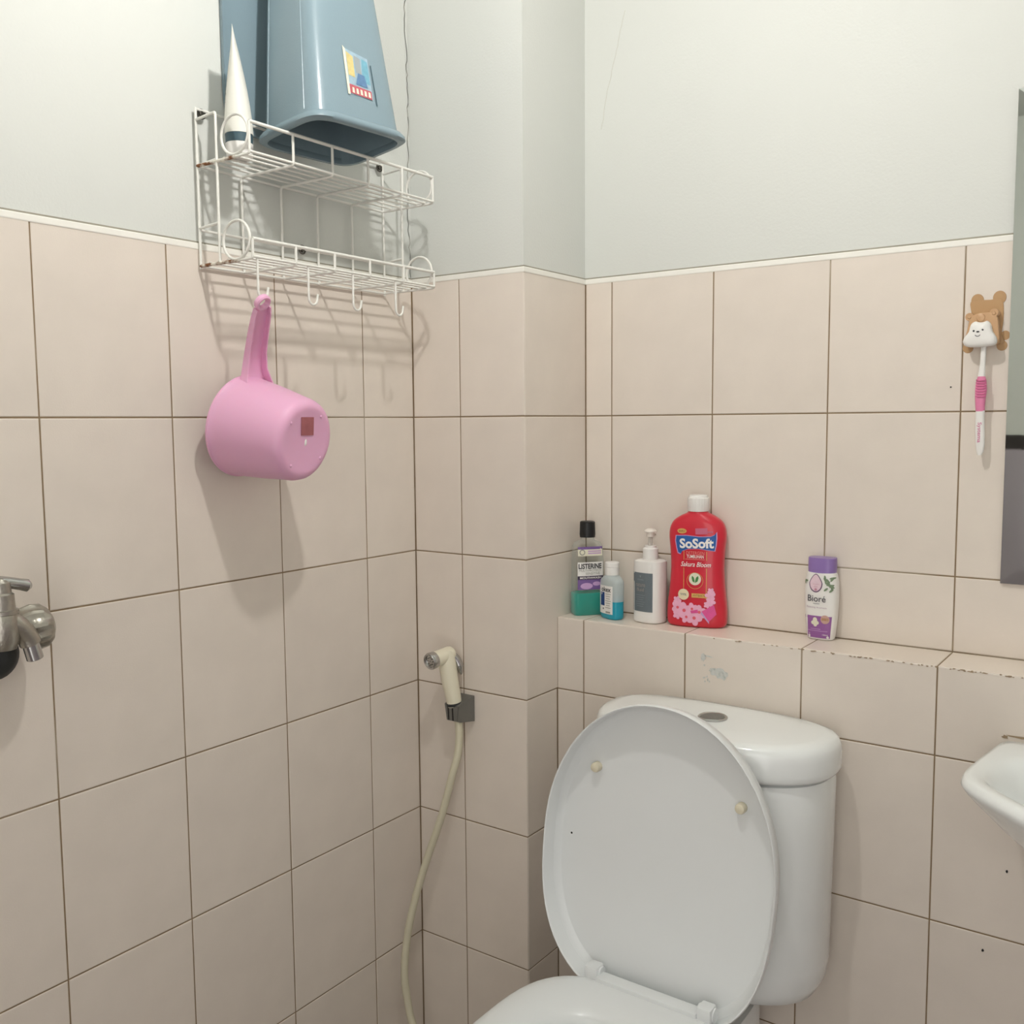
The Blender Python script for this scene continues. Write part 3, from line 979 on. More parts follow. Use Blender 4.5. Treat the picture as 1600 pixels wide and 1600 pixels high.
for d_, r_ in ((0.006, 0.018), (0.0, 0.0235), (0.002, 0.0262), (0.014, 0.0285), (0.026, 0.0265), (0.034, 0.0205), (0.038, 0.011), (0.039, 0.002)):
    lp.append([oo + a3 * d_ + (u3 * math.cos(2 * PI * k / seg) + v3 * math.sin(2 * PI * k / seg)) * (r_ * (1 + (0.05 if k % 4 < 2 else -0.05) * (1 if 0.001 < d_ < 0.03 else 0))) for k in range(seg)])
loft(bm, lp)
obj('ribbed_cap', bm, TAPM, tap, shift=TAPB, smooth=30)
bm = bmesh.new()
lathe(bm, oo + a3 * -0.0006, a3, ((0, 0.0), (0.0004, 0.021), (0.0065, 0.0175)), 24)
obj('cap_opening', bm, BLACK, tap, shift=TAPB)
bm = bmesh.new()
tube(bm, [(0.004, -0.79, -0.262), (0.05, -0.79, -0.26)], 0.011, 14)
obj('wall_pipe', bm, TAPM, tap, shift=TAPB)
bm = bmesh.new()
lathe(bm, (0.001, -0.822, -0.293), (1, 0, 0), ((0, 0.034), (0.012, 0.034), (0.03, 0.03), (0.04, 0.02), (0.043, 0.008)), 28)
obj('hose_connector', bm, DARK, tap, shift=TAPB, label='dark rounded hose connector')

# ------------------------------------------------------------------ bidet sprayer, its holder
HB = Vector((0.1175, 0, -0.545))
hold = thing('sprayer_holder', 'grey plastic bracket on the tiled pillar holding the hand sprayer', 'holder', HB)
bm = bmesh.new()
hl = [[(0.0965, -0.0004, -0.519), (0.1395, -0.0004, -0.519), (0.1395, -0.0004, -0.5675), (0.0965, -0.0004, -0.5675)],
      [(0.0965, -0.006, -0.520), (0.1395, -0.006, -0.520), (0.1390, -0.006, -0.5675), (0.0970, -0.006, -0.5675)],
      [(0.0985, -0.032, -0.5285), (0.1345, -0.032, -0.5285), (0.1310, -0.032, -0.565), (0.1015, -0.032, -0.565)],
      [(0.0995, -0.0415, -0.532), (0.1330, -0.0415, -0.532), (0.1285, -0.040, -0.5615), (0.1030, -0.040, -0.5615)]]
loft(bm, hl)
bmesh.ops.bevel(bm, geom=[e for e in bm.edges if e.calc_length() > 0.012], offset=0.0011, segments=2, affect='EDGES')
obj('bracket', bm, GREYM, hold, shift=HB, smooth=30)
for gx in (0.1085, 0.1185):
    bm = bmesh.new()
    loft(bm, [[(gx - 0.0016, y, -0.5325), (gx + 0.0016, y, -0.5325), (gx + 0.0014, y + 0.0014, -0.561), (gx - 0.0014, y + 0.0014, -0.561)] for y in (-0.0405, -0.0419)])
    obj('slot', bm, BLACK, hold, shift=HB, smooth=0)
bm = bmesh.new()
lathe(bm, (0.1145, -0.030, -0.5335), (-0.1, -0.12, 1), ((0, 0.0152), (0.0042, 0.0152), (0.005, 0.014)), 24)
obj('socket_rim', bm, DARK, hold, shift=HB)
SB = Vector((0.1175, -0.026, -0.56))
spr = thing('bidet_sprayer', 'ivory hand sprayer with chrome nozzle and long hose hung beside the toilet', 'sprayer', SB)
bm = bmesh.new()
pts = [(0.1145, -0.0295, -0.536), (0.1125, -0.0305, -0.520), (0.1085, -0.034, -0.492), (0.1045, -0.037, -0.458), (0.1025, -0.038, -0.439), (0.102, -0.038, -0.430)]
tube(bm, pts, [0.0135, 0.0145, 0.0156, 0.0166, 0.0160, 0.0125], 20)
hb = obj('grip', bm, IVORY, spr, shift=SB, smooth=60)
bm = bmesh.new()
hx = Vector((0.1045, -0.027, -0.4385))
hdir = Vector((-0.16, -1, -0.12)).normalized()
lathe(bm, hx, hdir, ((-0.005, 0.009), (-0.002, 0.0128), (0.005, 0.0145), (0.042, 0.0145)), 28)
hd_ = obj('head', bm, IVORY, spr, shift=SB, smooth=50)
bm = bmesh.new()
lathe(bm, hx, hdir, ((0.040, 0.0154), (0.050, 0.0160), (0.0535, 0.0146), (0.052, 0.0120), (0.050, 0.0116), (0.051, 0.0)), 28)
obj('nozzle', bm, CHROME, hd_, shift=SB, smooth=40)
bm = bmesh.new()
for k in range(9):
    a = 2 * PI * k / 8
    r_ = 0.007 if k < 8 else 0
    a4, u4, v4 = frame(hdir)
    lathe(bm, hx + hdir * 0.051 + (u4 * math.cos(a) + v4 * math.sin(a)) * r_, hdir, ((0, 0.0009), (0.0005, 0.0009)), 8)
obj('spray_hole', bm, DARK, hd_, shift=SB, smooth=0)
bm = bmesh.new()
tube(bm, catmull([(0.1085, -0.027, -0.441), (0.1145, -0.0215, -0.450), (0.1185, -0.0185, -0.463), (0.1205, -0.017, -0.478)], 4), [0.006] + [0.0078] * 8 + [0.006, 0.005, 0.004, 0.002], 12)
obj('trigger', bm, CHROME, spr, shift=SB, label='chrome trigger')
bm = bmesh.new()
hpts = [(0.1185, -0.0265, -0.558), (0.1225, -0.027, -0.585), (0.122, -0.031, -0.625), (0.1155, -0.04, -0.664), (0.096, -0.05, -0.7456), (0.0681, -0.06, -0.83), (0.0507, -0.075, -0.9045), (0.0413, -0.09, -0.9769), (0.0404, -0.1, -1.0488), (0.0475, -0.1, -1.104), (0.0591, -0.1, -1.1444), (0.08, -0.09, -1.19), (0.12, -0.06, -1.215), (0.16, -0.02, -1.21), (0.18, -0.0005, -1.2)]
tube(bm, catmull(hpts, 6), 0.0072, 12)
obj('hose', bm, HOSE, spr, shift=SB, smooth=80)


# ------------------------------------------------------------------ printed text and decals wrapped on bottles
def text2d(body, width=None, height=None, bold=0.0, shear=0.0):
    """Flat glyph mesh centred on the origin, as a bmesh in XY."""
    c = bpy.data.curves.new('t', 'FONT')
    c.body = body
    c.size = 1
    c.offset = bold
    c.shear = shear
    c.resolution_u = 3
    ob = bpy.data.objects.new('t', c)
    me = bpy.data.meshes.new_from_object(ob)
    bm = bmesh.new()
    bm.from_mesh(me)
    bpy.data.objects.remove(ob)
    bpy.data.curves.remove(c)
    bpy.data.meshes.remove(me)
    if not bm.verts:
        return bm
    xs = [v.co.x for v in bm.verts]
    ys = [v.co.y for v in bm.verts]
    w_, h_ = max(xs) - min(xs), max(ys) - min(ys)
    fx = width / w_ if width else height / h_
    fy = height / h_ if height else fx
    cx, cy = (max(xs) + min(xs)) / 2, (max(ys) + min(ys)) / 2
    for v in bm.verts:
        v.co = Vector(((v.co.x - cx) * fx, (v.co.y - cy) * fy, 0))
    return bm


def place2d(dst, src, dx, dy, rot=0.0, mi=0, fn=None, step=0.006, lay=0.0):
    """Cut src into narrow strips so it can follow a curved surface, move it, add to dst."""
    c, s = math.cos(rot), math.sin(rot)
    for v in src.verts:
        x, y = v.co.x, v.co.y
        v.co = Vector((dx + x * c - y * s, dy + x * s + y * c, 0))
    if fn:
        for f in src.faces:
            f.material_index = mi
    if src.verts:
        lo, hi = min(v.co.x for v in src.verts), max(v.co.x for v in src.verts)
        x = math.ceil(lo / step) * step
        while x < hi:
            bmesh.ops.bisect_plane(src, geom=src.verts[:] + src.edges[:] + src.faces[:], plane_co=(x, 0, 0), plane_no=(1, 0, 0))
            x += step
        lo, hi = min(v.co.y for v in src.verts), max(v.co.y for v in src.verts)
        y = math.ceil(lo / 0.012) * 0.012
        while y < hi:
            bmesh.ops.bisect_plane(src, geom=src.verts[:] + src.edges[:] + src.faces[:], plane_co=(0, y, 0), plane_no=(0, 1, 0))
            y += 0.012
    mp = {}
    for v in src.verts:
        mp[v] = dst.verts.new((v.co.x, v.co.y, lay))
    for f in src.faces:
        try:
            g = dst.faces.new([mp[v] for v in f.verts])
            g.material_index = mi
        except ValueError:
            pass
    src.free()


def poly2d(pts):
    bm = bmesh.new()
    f = bm.faces.new([bm.verts.new((x, y, 0)) for x, y in pts])
    bmesh.ops.triangulate(bm, faces=[f])
    return bm


def disc2d(rx, ry=None, n=24):
    ry = ry or rx
    return poly2d([(rx * math.cos(2 * PI * k / n), ry * math.sin(2 * PI * k / n)) for k in range(n)])


def ring2d(r, t, n=28, ry=None):
    bm = bmesh.new()
    ry = ry or r
    A = [bm.verts.new((r * math.cos(2 * PI * k / n), ry * math.sin(2 * PI * k / n), 0)) for k in range(n)]
    B = [bm.verts.new(((r - t) * math.cos(2 * PI * k / n), (ry - t) * math.sin(2 * PI * k / n), 0)) for k in range(n)]
    for k in range(n):
        bm.faces.new((A[k], A[(k + 1) % n], B[(k + 1) % n], B[k]))
    return bm


def rect2d(w_, h_):
    return poly2d([(-w_ / 2, -h_ / 2), (w_ / 2, -h_ / 2), (w_ / 2, h_ / 2), (-w_ / 2, h_ / 2)])


class Bottle:
    """Superelliptic lofted bottle. prof: (z, half width, half depth, exponent)."""

    def __init__(self, prof):
        self.p = prof

    def sec(self, z):
        P = self.p
        if z <= P[0][0]:
            return P[0][1:]
        for a, b in zip(P, P[1:]):
            if z <= b[0]:
                t = (z - a[0]) / max(1e-9, b[0] - a[0])
                return [a[i] + (b[i] - a[i]) * t for i in (1, 2, 3)]
        return P[-1][1:]

    def mesh(self, seg=48, inset=0.0, z0=None, z1=None, cap1=True):
        bm = bmesh.new()
        ls = []
        for z, a, b, n in self.p:
            if (z0 is not None and z < z0) or (z1 is not None and z > z1):
                continue
            ls.append(at_z(sell(0, 0, a - inset, b - inset, n, seg), z))
        if z1 is not None:
            a, b, n = self.sec(z1)
            ls.append(at_z(sell(0, 0, a - inset, b - inset, n, seg), z1))
        loft(bm, ls, True, cap1)
        return bm

    def front(self, x, z, e=0.0003):
        a, b, n = self.sec(z)
        q = min(0.995, abs(x / a))
        return Vector((x, -(b * (1 - q ** n) ** (1 / n)) - e, z))

    def wrap(self, bm, e=0.0003):
        for v in bm.verts:
            v.co = self.front(v.co.x, v.co.y, e + v.co.z)
        for f in bm.faces:
            f.normal_update()
            if f.normal.y > 0:
                f.normal_flip()
        return bm


def spl(keys, n=5):
    """Smooth profile through (z, a, b, exponent) keys."""
    P = catmull([Vector((k[0], k[1], k[2])) for k in keys], n)
    out = []
    ex = [k[3] for k in keys]
    m = len(P) - 1
    for i, p in enumerate(P):
        f = i / m * (len(keys) - 1)
        j = min(int(f), len(keys) - 2)
        out.append((p.x, max(p.y, 1e-4), max(p.z, 1e-4), ex[j] + (ex[j + 1] - ex[j]) * (f - j)))
    return out


def decal(b, parent, name, items, m, e, label=None):
    """items: (2d bmesh, x, z, rot, material index)"""
    bm = bmesh.new()
    for k, (src, x, z, r_, mi) in enumerate(items):
        place2d(bm, src, x, z, r_, mi, lay=0.00006 * k)
    return obj(name, b.wrap(bm, e), m, parent, smooth=0, label=label, recalc=False)


# ---- mouthwash, far left on the ledge
mw = thing('mouthwash_bottle', 'clear mouthwash bottle with black cap and a little green liquid, first on the ledge', 'bottle', (0.2905, 0.157, ZL + 0.0003), math.radians(50))
prof = [(0, 0.029, 0.017, 5), (0.003, 0.031, 0.019, 5), (0.040, 0.031, 0.019, 5), (0.043, 0.029, 0.018, 5), (0.105, 0.029, 0.018, 5), (0.109, 0.0285, 0.0175, 5), (0.130, 0.0275, 0.017, 4), (0.137, 0.024, 0.0155, 3), (0.141, 0.014, 0.0125, 2), (0.144, 0.0125, 0.0125, 2), (0.147, 0.0125, 0.0125, 2)]
b = Bottle(prof)
obj('body', b.mesh(), CLEAR, mw, smooth=40)
obj('liquid', b.mesh(inset=0.0012, z1=0.042), TEALQ, mw, smooth=40, label='green mouthwash')
bm = bmesh.new()
lathe(bm, (0, 0, 0.1465), (0, 0, 1), ((0, 0.0145), (0.004, 0.0145), (0.0042, 0.0150), (0.0285, 0.0142), (0.030, 0.0125)), 32)
obj('cap', bm, BLACK, mw)
lb = decal(b, mw, 'label', [(rect2d(0.050, 0.052), 0, 0.075, 0, 0), (rect2d(0.050, 0.020), 0, 0.059, 0, 1), (rect2d(0.05, 0.007), 0, 0.0715, 0, 2), (disc2d(0.012, 0.006), -0.008, 0.056, 0, 3), (disc2d(0.008, 0.004), 0.012, 0.06, 0, 3)], [WHITEP, mat('violet_label', (120, 92, 150), 0.5, var=0.2, scale=150), mat('dark_violet_label', (62, 50, 72), 0.5), LILAC], 0.0004)
decal(b, lb, 'lettering', [(text2d('LISTERINE', 0.045, 0.010, 0.03), -0.001, 0.0935, 0, 0), (text2d('MULTI-PROTECT', 0.043, 0.0045), -0.001, 0.0855, 0, 1), (text2d('SENSITIVE', 0.028, 0.0045), 0.004, 0.0795, 0, 1), (text2d('MOUTHWASH', 0.042, 0.004, 0.02), 0, 0.0715, 0, 2)], [PRINTD, PRINTG, PRINTW], 0.0008)
lb = decal(b, mw, 'neck_label', [(rect2d(0.048, 0.017), 0.0, 0.121, 0, 0), (rect2d(0.048, 0.005), 0.0, 0.1275, 0, 1), (ring2d(0.0055, 0.0018), -0.016, 0.1195, 0, 2), (rect2d(0.026, 0.0022), 0.008, 0.1215, 0, 3), (rect2d(0.026, 0.0022), 0.008, 0.1175, 0, 3)], [PALEP, mat('violet_label', (0, 0, 0)), PRINTG, LILAC], 0.0004)

# ---- small frosted bottle
sb = thing('antiseptic_bottle', 'small frosted bottle half full of cyan liquid with white cap on the ledge', 'bottle', (0.3495, 0.147, ZL + 0.0003), math.radians(-24))
b = Bottle(spl([(0, 0.0235, 0.0135, 2.6), (0.003, 0.0255, 0.0155, 2.6), (0.010, 0.026, 0.016, 2.6), (0.045, 0.026, 0.016, 2.6), (0.066, 0.026, 0.016, 2.6), (0.073, 0.023, 0.0155, 2.4), (0.078, 0.016, 0.0135, 2.2), (0.081, 0.0125, 0.0125, 2), (0.085, 0.0122, 0.0122, 2)], 3))
bm = b.mesh()
for f in bm.faces:
    f.material_index = 1 if f.calc_center_median().z < 0.036 else 0
obj('body', bm, [FROST, FROSTW], sb, smooth=60)
obj('liquid', b.mesh(inset=0.001, z1=0.037), CYANQ, sb, smooth=60, label='cyan liquid')
bm = bmesh.new()
lathe(bm, (0, 0, 0.081), (0, 0, 1), ((0, 0.0132), (0.013, 0.0132), (0.0135, 0.0126), (0.0145, 0.0126), (0.015, 0.0134), (0.0225, 0.0134), (0.024, 0.012)), 28)
obj('cap', bm, WHITEP, sb)
lb = decal(b, sb, 'label', [(rect2d(0.040, 0.052), -0.001, 0.036, 0, 0), (rect2d(0.013, 0.025), -0.0075, 0.037, 0, 1), (rect2d(0.003, 0.003), -0.005, 0.019, 0, 2)], [WHITEP, NAVYP, PRINTD], 0.0004)
decal(b, lb, 'lettering', [(text2d('okex', 0.026, 0.009, 0.02), 0.003, 0.0555, 0, 0)] + [(rect2d(0.014 - 0.002 * (k % 3), 0.0011), 0.009, 0.047 - 0.0042 * k, 0, 1) for k in range(7)] + [(rect2d(0.012, 0.003), 0.009, 0.0135, 0, 1)], [PRINTD, PRINTG], 0.0007)

# ---- white pump bottle
pb = thing('pump_bottle', 'white pump bottle with slate grey label, third on the ledge', 'bottle', (0.4225, 0.158, ZL + 0.0003), math.radians(-9))
b = Bottle(spl([(0, 0.026, 0.0215, 2.7), (0.002, 0.0283, 0.0238, 2.7), (0.008, 0.0288, 0.0243, 2.7), (0.05, 0.0288, 0.0243, 2.7), (0.106, 0.0288, 0.0243, 2.7), (0.1105, 0.0283, 0.0238, 2.7), (0.113, 0.024, 0.0205, 2.6), (0.1145, 0.012, 0.012, 2.2)], 3))
obj('body', b.mesh(), WHITEP, pb, smooth=60)
bm = bmesh.new()
lathe(bm, (0, 0, 0.1135), (0, 0, 1), ((0, 0.0132), (0.002, 0.0138), (0.020, 0.0136), (0.021, 0.0125), (0.0225, 0.0105), (0.0255, 0.0103), (0.026, 0.008)), 28)
obj('collar', bm, WHITEP, pb)
bm = bmesh.new()
lathe(bm, (0, 0, 0.138), (0, 0, 1), ((0, 0.0042), (0.019, 0.0040)), 18)
obj('stem', bm, STEMP, pb)
bm = bmesh.new()
lathe(bm, (0, 0, 0.1545), (0, 0, 1), ((0, 0.0058), (0.001, 0.0072), (0.0085, 0.0074), (0.009, 0.0108), (0.0105, 0.0112), (0.013, 0.0098), (0.0152, 0.006), (0.0158, 0.002)), 24)
lathe(bm, (-0.001, 0.004, 0.159), (-0.3, 0.95, -0.1), ((0, 0.0042), (0.017, 0.0032), (0.019, 0.0022)), 12)
obj('pump_head', bm, mat('ivory_white_plastic', (232, 224, 214), 0.4), pb)
lb = decal(b, pb, 'label', [(rect2d(0.0455, 0.0705), -0.0025, 0.0565, 0, 0)], [SLATE], 0.0003)
decal(b, lb, 'lettering', [(poly2d([(-0.002, 0.003), (0, -0.002), (0.002, 0.003), (0.0, 0.001)]), -0.004, 0.0845, 0, 0), (text2d('VITAMIN', 0.014, 0.0022), -0.004, 0.079, 0, 0), (text2d('nature', 0.021, 0.0062), -0.004, 0.0695, 0, 1), (text2d('fluid', 0.0155, 0.0062), -0.004, 0.0612, 0, 1)] + [(rect2d(0.020 - 0.003 * (k % 3), 0.001), -0.004, 0.051 - 0.004 * k, 0, 2) for k in range(6)], [PALEG, mat('taupe_print', (158, 150, 142), 0.5), mat('slate_print', (128, 138, 142), 0.5)], 0.0006)

# ---- red detergent bottle
db = thing('detergent_bottle', 'large red detergent bottle with ribbed white cap and blossom label', 'bottle', (0.5085, 0.1725, ZL + 0.0003), math.radians(12))
keys = [(0, 0.0465, 0.019, 2.7), (0.004, 0.0515, 0.0225, 2.8), (0.016, 0.0532, 0.0235, 2.9), (0.04, 0.0522, 0.0235, 2.9), (0.07, 0.0488, 0.023, 2.9), (0.105, 0.0468, 0.0225, 2.9), (0.135, 0.0480, 0.0225, 2.9), (0.158, 0.0502, 0.023, 2.8), (0.174, 0.0492, 0.0225, 2.7), (0.187, 0.0430, 0.021, 2.5), (0.196, 0.0310, 0.0185, 2.3), (0.2005, 0.0215, 0.0175, 2), (0.203, 0.0178, 0.0172, 2), (0.206, 0.0172, 0.0172, 2)]
b = Bottle(spl(keys, 4))
obj('body', b.mesh(64), RED, db, smooth=60)
bm = bmesh.new()
lp = []
seg = 72
for d_, r_ in ((0.2045, 0.0180), (0.206, 0.0187), (0.2275, 0.0182), (0.2285, 0.0165), (0.231, 0.0160), (0.233, 0.0145)):
    lp.append([(r_ * (1 + (0.022 if k % 3 == 0 and d_ < 0.2280 else 0)) * math.cos(2 * PI * k / seg), r_ * (1 + (0.022 if k % 3 == 0 and d_ < 0.2280 else 0)) * math.sin(2 * PI * k / seg), d_) for k in range(seg)])
loft(bm, lp)
obj('cap', bm, WHITEP, db, smooth=30)
ban = [(-0.037, 0.004), (-0.036, 0.0125), (-0.018, 0.0135), (0.005, 0.0118), (0.024, 0.0125), (0.031, 0.0158), (0.0335, 0.020), (0.034, 0.010), (0.033, -0.002), (0.031, -0.0118), (0.02, -0.0105), (0.003, -0.0085), (-0.015, -0.0095), (-0.025, -0.0135), (-0.0275, -0.0185), (-0.0325, -0.0165), (-0.035, -0.0075)]
ban_o = [(x * 1.045, y * 1.09) for x, y in ban]
FONTB = 0.02
lb = decal(b, db, 'label', [(poly2d(ban_o), 0.0025, 0.149, 0, 1), (poly2d(ban), 0.0025, 0.149, 0, 0)], [BLUEP, LILAC], 0.0004)
# keep the banner above its border
decal(b, lb, 'banner', [(poly2d(ban), 0.0025, 0.149, 0, 0)], [BLUEP], 0.0006)
decal(b, lb, 'lettering', [(text2d('SoSoft', 0.060, 0.0175, 0.035), 0.0025, 0.1495, 0.03, 0), (text2d('DETERGEN', 0.032, 0.0058, 0.0), 0.0005, 0.1325, 0, 1), (text2d('TUMBUHAN', 0.030, 0.0058, 0.01), 0.0005, 0.1262, 0, 0), (rect2d(0.034, 0.0009), 0.0, 0.1212, 0, 1), (text2d('Sakura Bloom', 0.053, 0.0085, 0.006, 0.35), 0.0015, 0.1125, 0, 0)], [PRINTW, mat('salmon_print', (232, 140, 130), 0.5)], 0.0010)
lines = [(rect2d(0.0010, 0.0155), -0.0195, 0.1275, 0, 0), (rect2d(0.0010, 0.0155), 0.0205, 0.1275, 0, 0), (rect2d(0.0010, 0.054), -0.0195, 0.079, 0, 0), (rect2d(0.0010, 0.054), 0.0205, 0.079, 0, 0), (ring2d(0.0145, 0.0007), 0.0005, 0.0835, 0, 0), (rect2d(0.029, 0.0075), 0.0095, 0.0575, 0, 0)]
decal(b, lb, 'gold_lines', lines, [GOLD], 0.0006)
leaf = [(0, -0.0065), (0.0045, -0.004), (0.0062, 0.002), (0.0052, 0.0058), (0.0018, 0.003), (0.0003, -0.002)]
decal(b, lb, 'emblem', [(disc2d(0.0108), 0.0005, 0.0865, 0, 0)], [PALEP], 0.0007)
decal(b, lb, 'emblem', [(poly2d(leaf), 0.0008, 0.0865, 0, 0), (poly2d([(-x * 0.9, y) for x, y in leaf]), 0.0002, 0.0865, 0, 0)], [GREENP], 0.0010)
decal(b, lb, 'emblem', [(disc2d(0.0085, 0.0045), -0.0235, 0.1705, 0, 0)], [GOLD], 0.0006)
decal(b, lb, 'price_sticker', [(rect2d(0.021, 0.0105), 0.011, 0.171, 0.05, 0), (rect2d(0.01, 0.0025), 0.026, 0.170, 0.05, 0)], [mat('faded_pink_sticker', (196, 100, 128), 0.5, var=0.1)], 0.0006)
decal(b, lb, 'lettering', [(text2d('BARU', 0.011, 0.003), -0.0235, 0.1705, 0, 0)], [mat('brown_print', (110, 80, 40), 0.5)], 0.0009)
decal(b, lb, 'lettering', [(text2d('ANTIBAKTERI', 0.025, 0.0036), 0.0095, 0.0575, 0, 0)], [mat('brown_print', (110, 80, 40), 0.5)], 0.0009)


def petals(r, n, phase, cx, cz):
    out = []
    for k in range(n):
        a = phase + 2 * PI * k / n
        out.append((disc2d(r * 0.52, r * 0.40, 14), cx + r * 0.55 * math.cos(a), cz + r * 0.55 * math.sin(a), a, 0))
    return out


fl = [(-0.030, 0.0345, 0.0115), (-0.018, 0.030, 0.014), (-0.004, 0.0335, 0.0105), (0.0, 0.0175, 0.0135), (-0.014, 0.0185, 0.011), (0.009, 0.0285, 0.012), (-0.031, 0.0215, 0.008), (-0.031, 0.047, 0.0075), (0.0275, 0.058, 0.009), (0.028, 0.0475, 0.0085), (0.0285, 0.066, 0.006), (0.0225, 0.042, 0.006)]
for k, (fx, fz, fr) in enumerate(fl):
    decal(b, lb, 'blossom', petals(fr, 5, random.uniform(0, 6), fx, fz), [BLOSS], 0.0008 + 0.0001 * (k % 4))
    if fr > 0.0095:
        decal(b, lb, 'blossom_heart', [(disc2d(fr * 0.22), fx, fz, 0, 0)], [mat('coral_print', (224, 96, 110), 0.5)], 0.0014)
decal(b, lb, 'seal', [(disc2d(0.0098), -0.0195, 0.0585, 0, 0)], [mat('pale_gold_print', (228, 214, 180), 0.5)], 0.0014)
decal(b, lb, 'lettering', [(text2d('99%', 0.011, 0.0045, 0.01), -0.0195, 0.0585, 0, 0)], [PRINTG], 0.0018)
decal(b, lb, 'ribbon_book', [(poly2d([(0.013, 0.030), (0.034, 0.043), (0.0385, 0.026), (0.026, 0.0125)]), 0, 0, 0, 0), (poly2d([(0.013, 0.030), (0.026, 0.0125), (0.0262, 0.0085), (0.0115, 0.026)]), 0, 0, 0, 1), (poly2d([(-0.007, 0.030), (0.006, 0.033), (0.007, 0.027), (-0.005, 0.0255)]), 0, 0, 0, 0)], [BLOSSD, LILAC], 0.0016)

# ---- body wash, standing alone on the right
wb = thing('body_wash_bottle', 'purple and white body wash bottle standing alone on the right of the ledge', 'bottle', (0.7255, 0.1865, ZL + 0.0003), math.radians(-3))
keys = [(0, 0.0195, 0.011, 3), (0.003, 0.0218, 0.0133, 3), (0.012, 0.0230, 0.0145, 3), (0.04, 0.0258, 0.0157, 3), (0.07, 0.0272, 0.016, 3), (0.095, 0.0266, 0.0158, 3), (0.108, 0.0245, 0.0152, 2.8), (0.1125, 0.0225, 0.0148, 2.7)]
b = Bottle(spl(keys, 4))
obj('body', b.mesh(56), WHITEP, wb, smooth=60)
bc = Bottle(spl([(0.1115, 0.0226, 0.0149, 2.7), (0.1165, 0.0226, 0.0149, 2.7), (0.1175, 0.0228, 0.0152, 2.7), (0.134, 0.0226, 0.0150, 2.8), (0.1365, 0.0219, 0.0144, 2.8)], 4))
obj('cap', bc.mesh(48), PURPLE, wb, smooth=40)
zz_ = [0.0035 + 0.037 * k / 8 for k in range(9)]
lb = decal(b, wb, 'label', [(poly2d([(-0.955 * b.sec(z)[0], z) for z in zz_] + [(0.84 * b.sec(z)[0], z) for z in zz_[::-1]]), 0, 0, 0, 0)], [PURPLEB], 0.0003)
drop = [(0.0115 * math.sin(t) * (1 - 0.42 * max(0, math.cos(t))), 0.0155 * math.cos(t) + 0.002) for t in [2 * PI * k / 28 for k in range(28)]]
decal(b, lb, 'drop_emblem', [(poly2d(drop), -0.005, 0.0930, 0, 0)], [PLUM], 0.0005)
decal(b, lb, 'drop_emblem', [(poly2d([(x * 0.86, y * 0.89) for x, y in drop]), -0.005, 0.0936, 0, 0)], [DROPP], 0.0008)
lv = []
for k in range(16):
    a = random.uniform(0, PI)
    lv.append((disc2d(0.0042, 0.0017, 10), 0.0165 + random.uniform(-0.0065, 0.0065), 0.0945 + random.uniform(-0.011, 0.011), a, 0))
for k in range(4):
    lv.append((disc2d(0.0036, 0.0016, 10), -0.0225 + random.uniform(-0.0015, 0.0015), 0.093 + random.uniform(-0.008, 0.010), random.uniform(0, PI), 0))
decal(b, lb, 'leaf_print', lv, [LEAF], 0.0006)['kind'] = 'stuff'
decal(b, lb, 'lettering', [(text2d('Bior\u00e9', 0.0305, 0.0105, 0.004), -0.003, 0.0695, 0, 0), (rect2d(0.011, 0.0007), -0.003, 0.0610, 0, 0), (text2d('Relaxing Aromatic', 0.034, 0.0034), -0.0025, 0.0545, 0, 1), (text2d('shower', 0.010, 0.0016), -0.0045, 0.0935, 0, 2), (text2d('care', 0.006, 0.0016), -0.0045, 0.0890, 0, 2), (disc2d(0.0022), -0.0045, 0.0845, 0, 2)], [mat('charcoal_print', (70, 66, 74), 0.5), mat('mauve_print', (176, 150, 170), 0.5), mat('rose_print', (198, 140, 160), 0.5)], 0.0011)
decal(b, lb, 'badge', [(disc2d(0.0072), 0.0115, 0.0355, 0, 0), (rect2d(0.011, 0.004), 0.0115, 0.0357, 0, 1)], [mat('rose_tan_print', (196, 158, 146), 0.5), mat('tan_print', (176, 136, 100), 0.5)], 0.0008)
decal(b, lb, 'flower_emblem', [(disc2d(0.0038, 0.0045), -0.005, 0.0335, 0, 0), (disc2d(0.0036, 0.0033), -0.008, 0.029, 0, 0), (disc2d(0.0036, 0.0033), -0.002, 0.029, 0, 0), (disc2d(0.003, 0.003), -0.0045, 0.0255, 0, 0)], [PALEP], 0.0008)
decal(b, lb, 'lettering', [(rect2d(0.017, 0.0008), -0.004, 0.0185, 0, 0), (rect2d(0.034, 0.0008), -0.0015, 0.0155, 0, 0), (text2d('100ml', 0.0085, 0.0022, 0.01), 0.0115, 0.0095, 0, 1)], [LILAC, PRINTW], 0.0007)


# ------------------------------------------------------------------ bear toothbrush cover stuck on the wall, toothbrush hanging from it
def flat_shape(parts, y0, y1, inset=0.0008):
    """Union-looking extruded outline pieces given as xz polygons."""
    bm = bmesh.new()
    for k, pts in enumerate(parts):
        y1 = y1 + 0.0003 if k else y1
        cx = sum(p[0] for p in pts) / len(pts)
        cz = sum(p[1] for p in pts) / len(pts)
        s = lambda p, f: (cx + (p[0] - cx) * f, cz + (p[1] - cz) * f)
        loft(bm, [[(p[0], y0, p[1]) for p in pts], [(p[0], y1 + inset, p[1]) for p in pts], [(s(p, 0.96)[0], y1, s(p, 0.96)[1]) for p in pts]])
    return bm


def ell(cx, cz, rx, rz, n=20):
    return [(cx + rx * math.cos(2 * PI * k / n), cz + rz * math.sin(2 * PI * k / n)) for k in range(n)]


def sm(pts, n=4):
    return [(p.x, p.z) for p in catmull([(x, 0, z) for x, z in pts], n, True)]


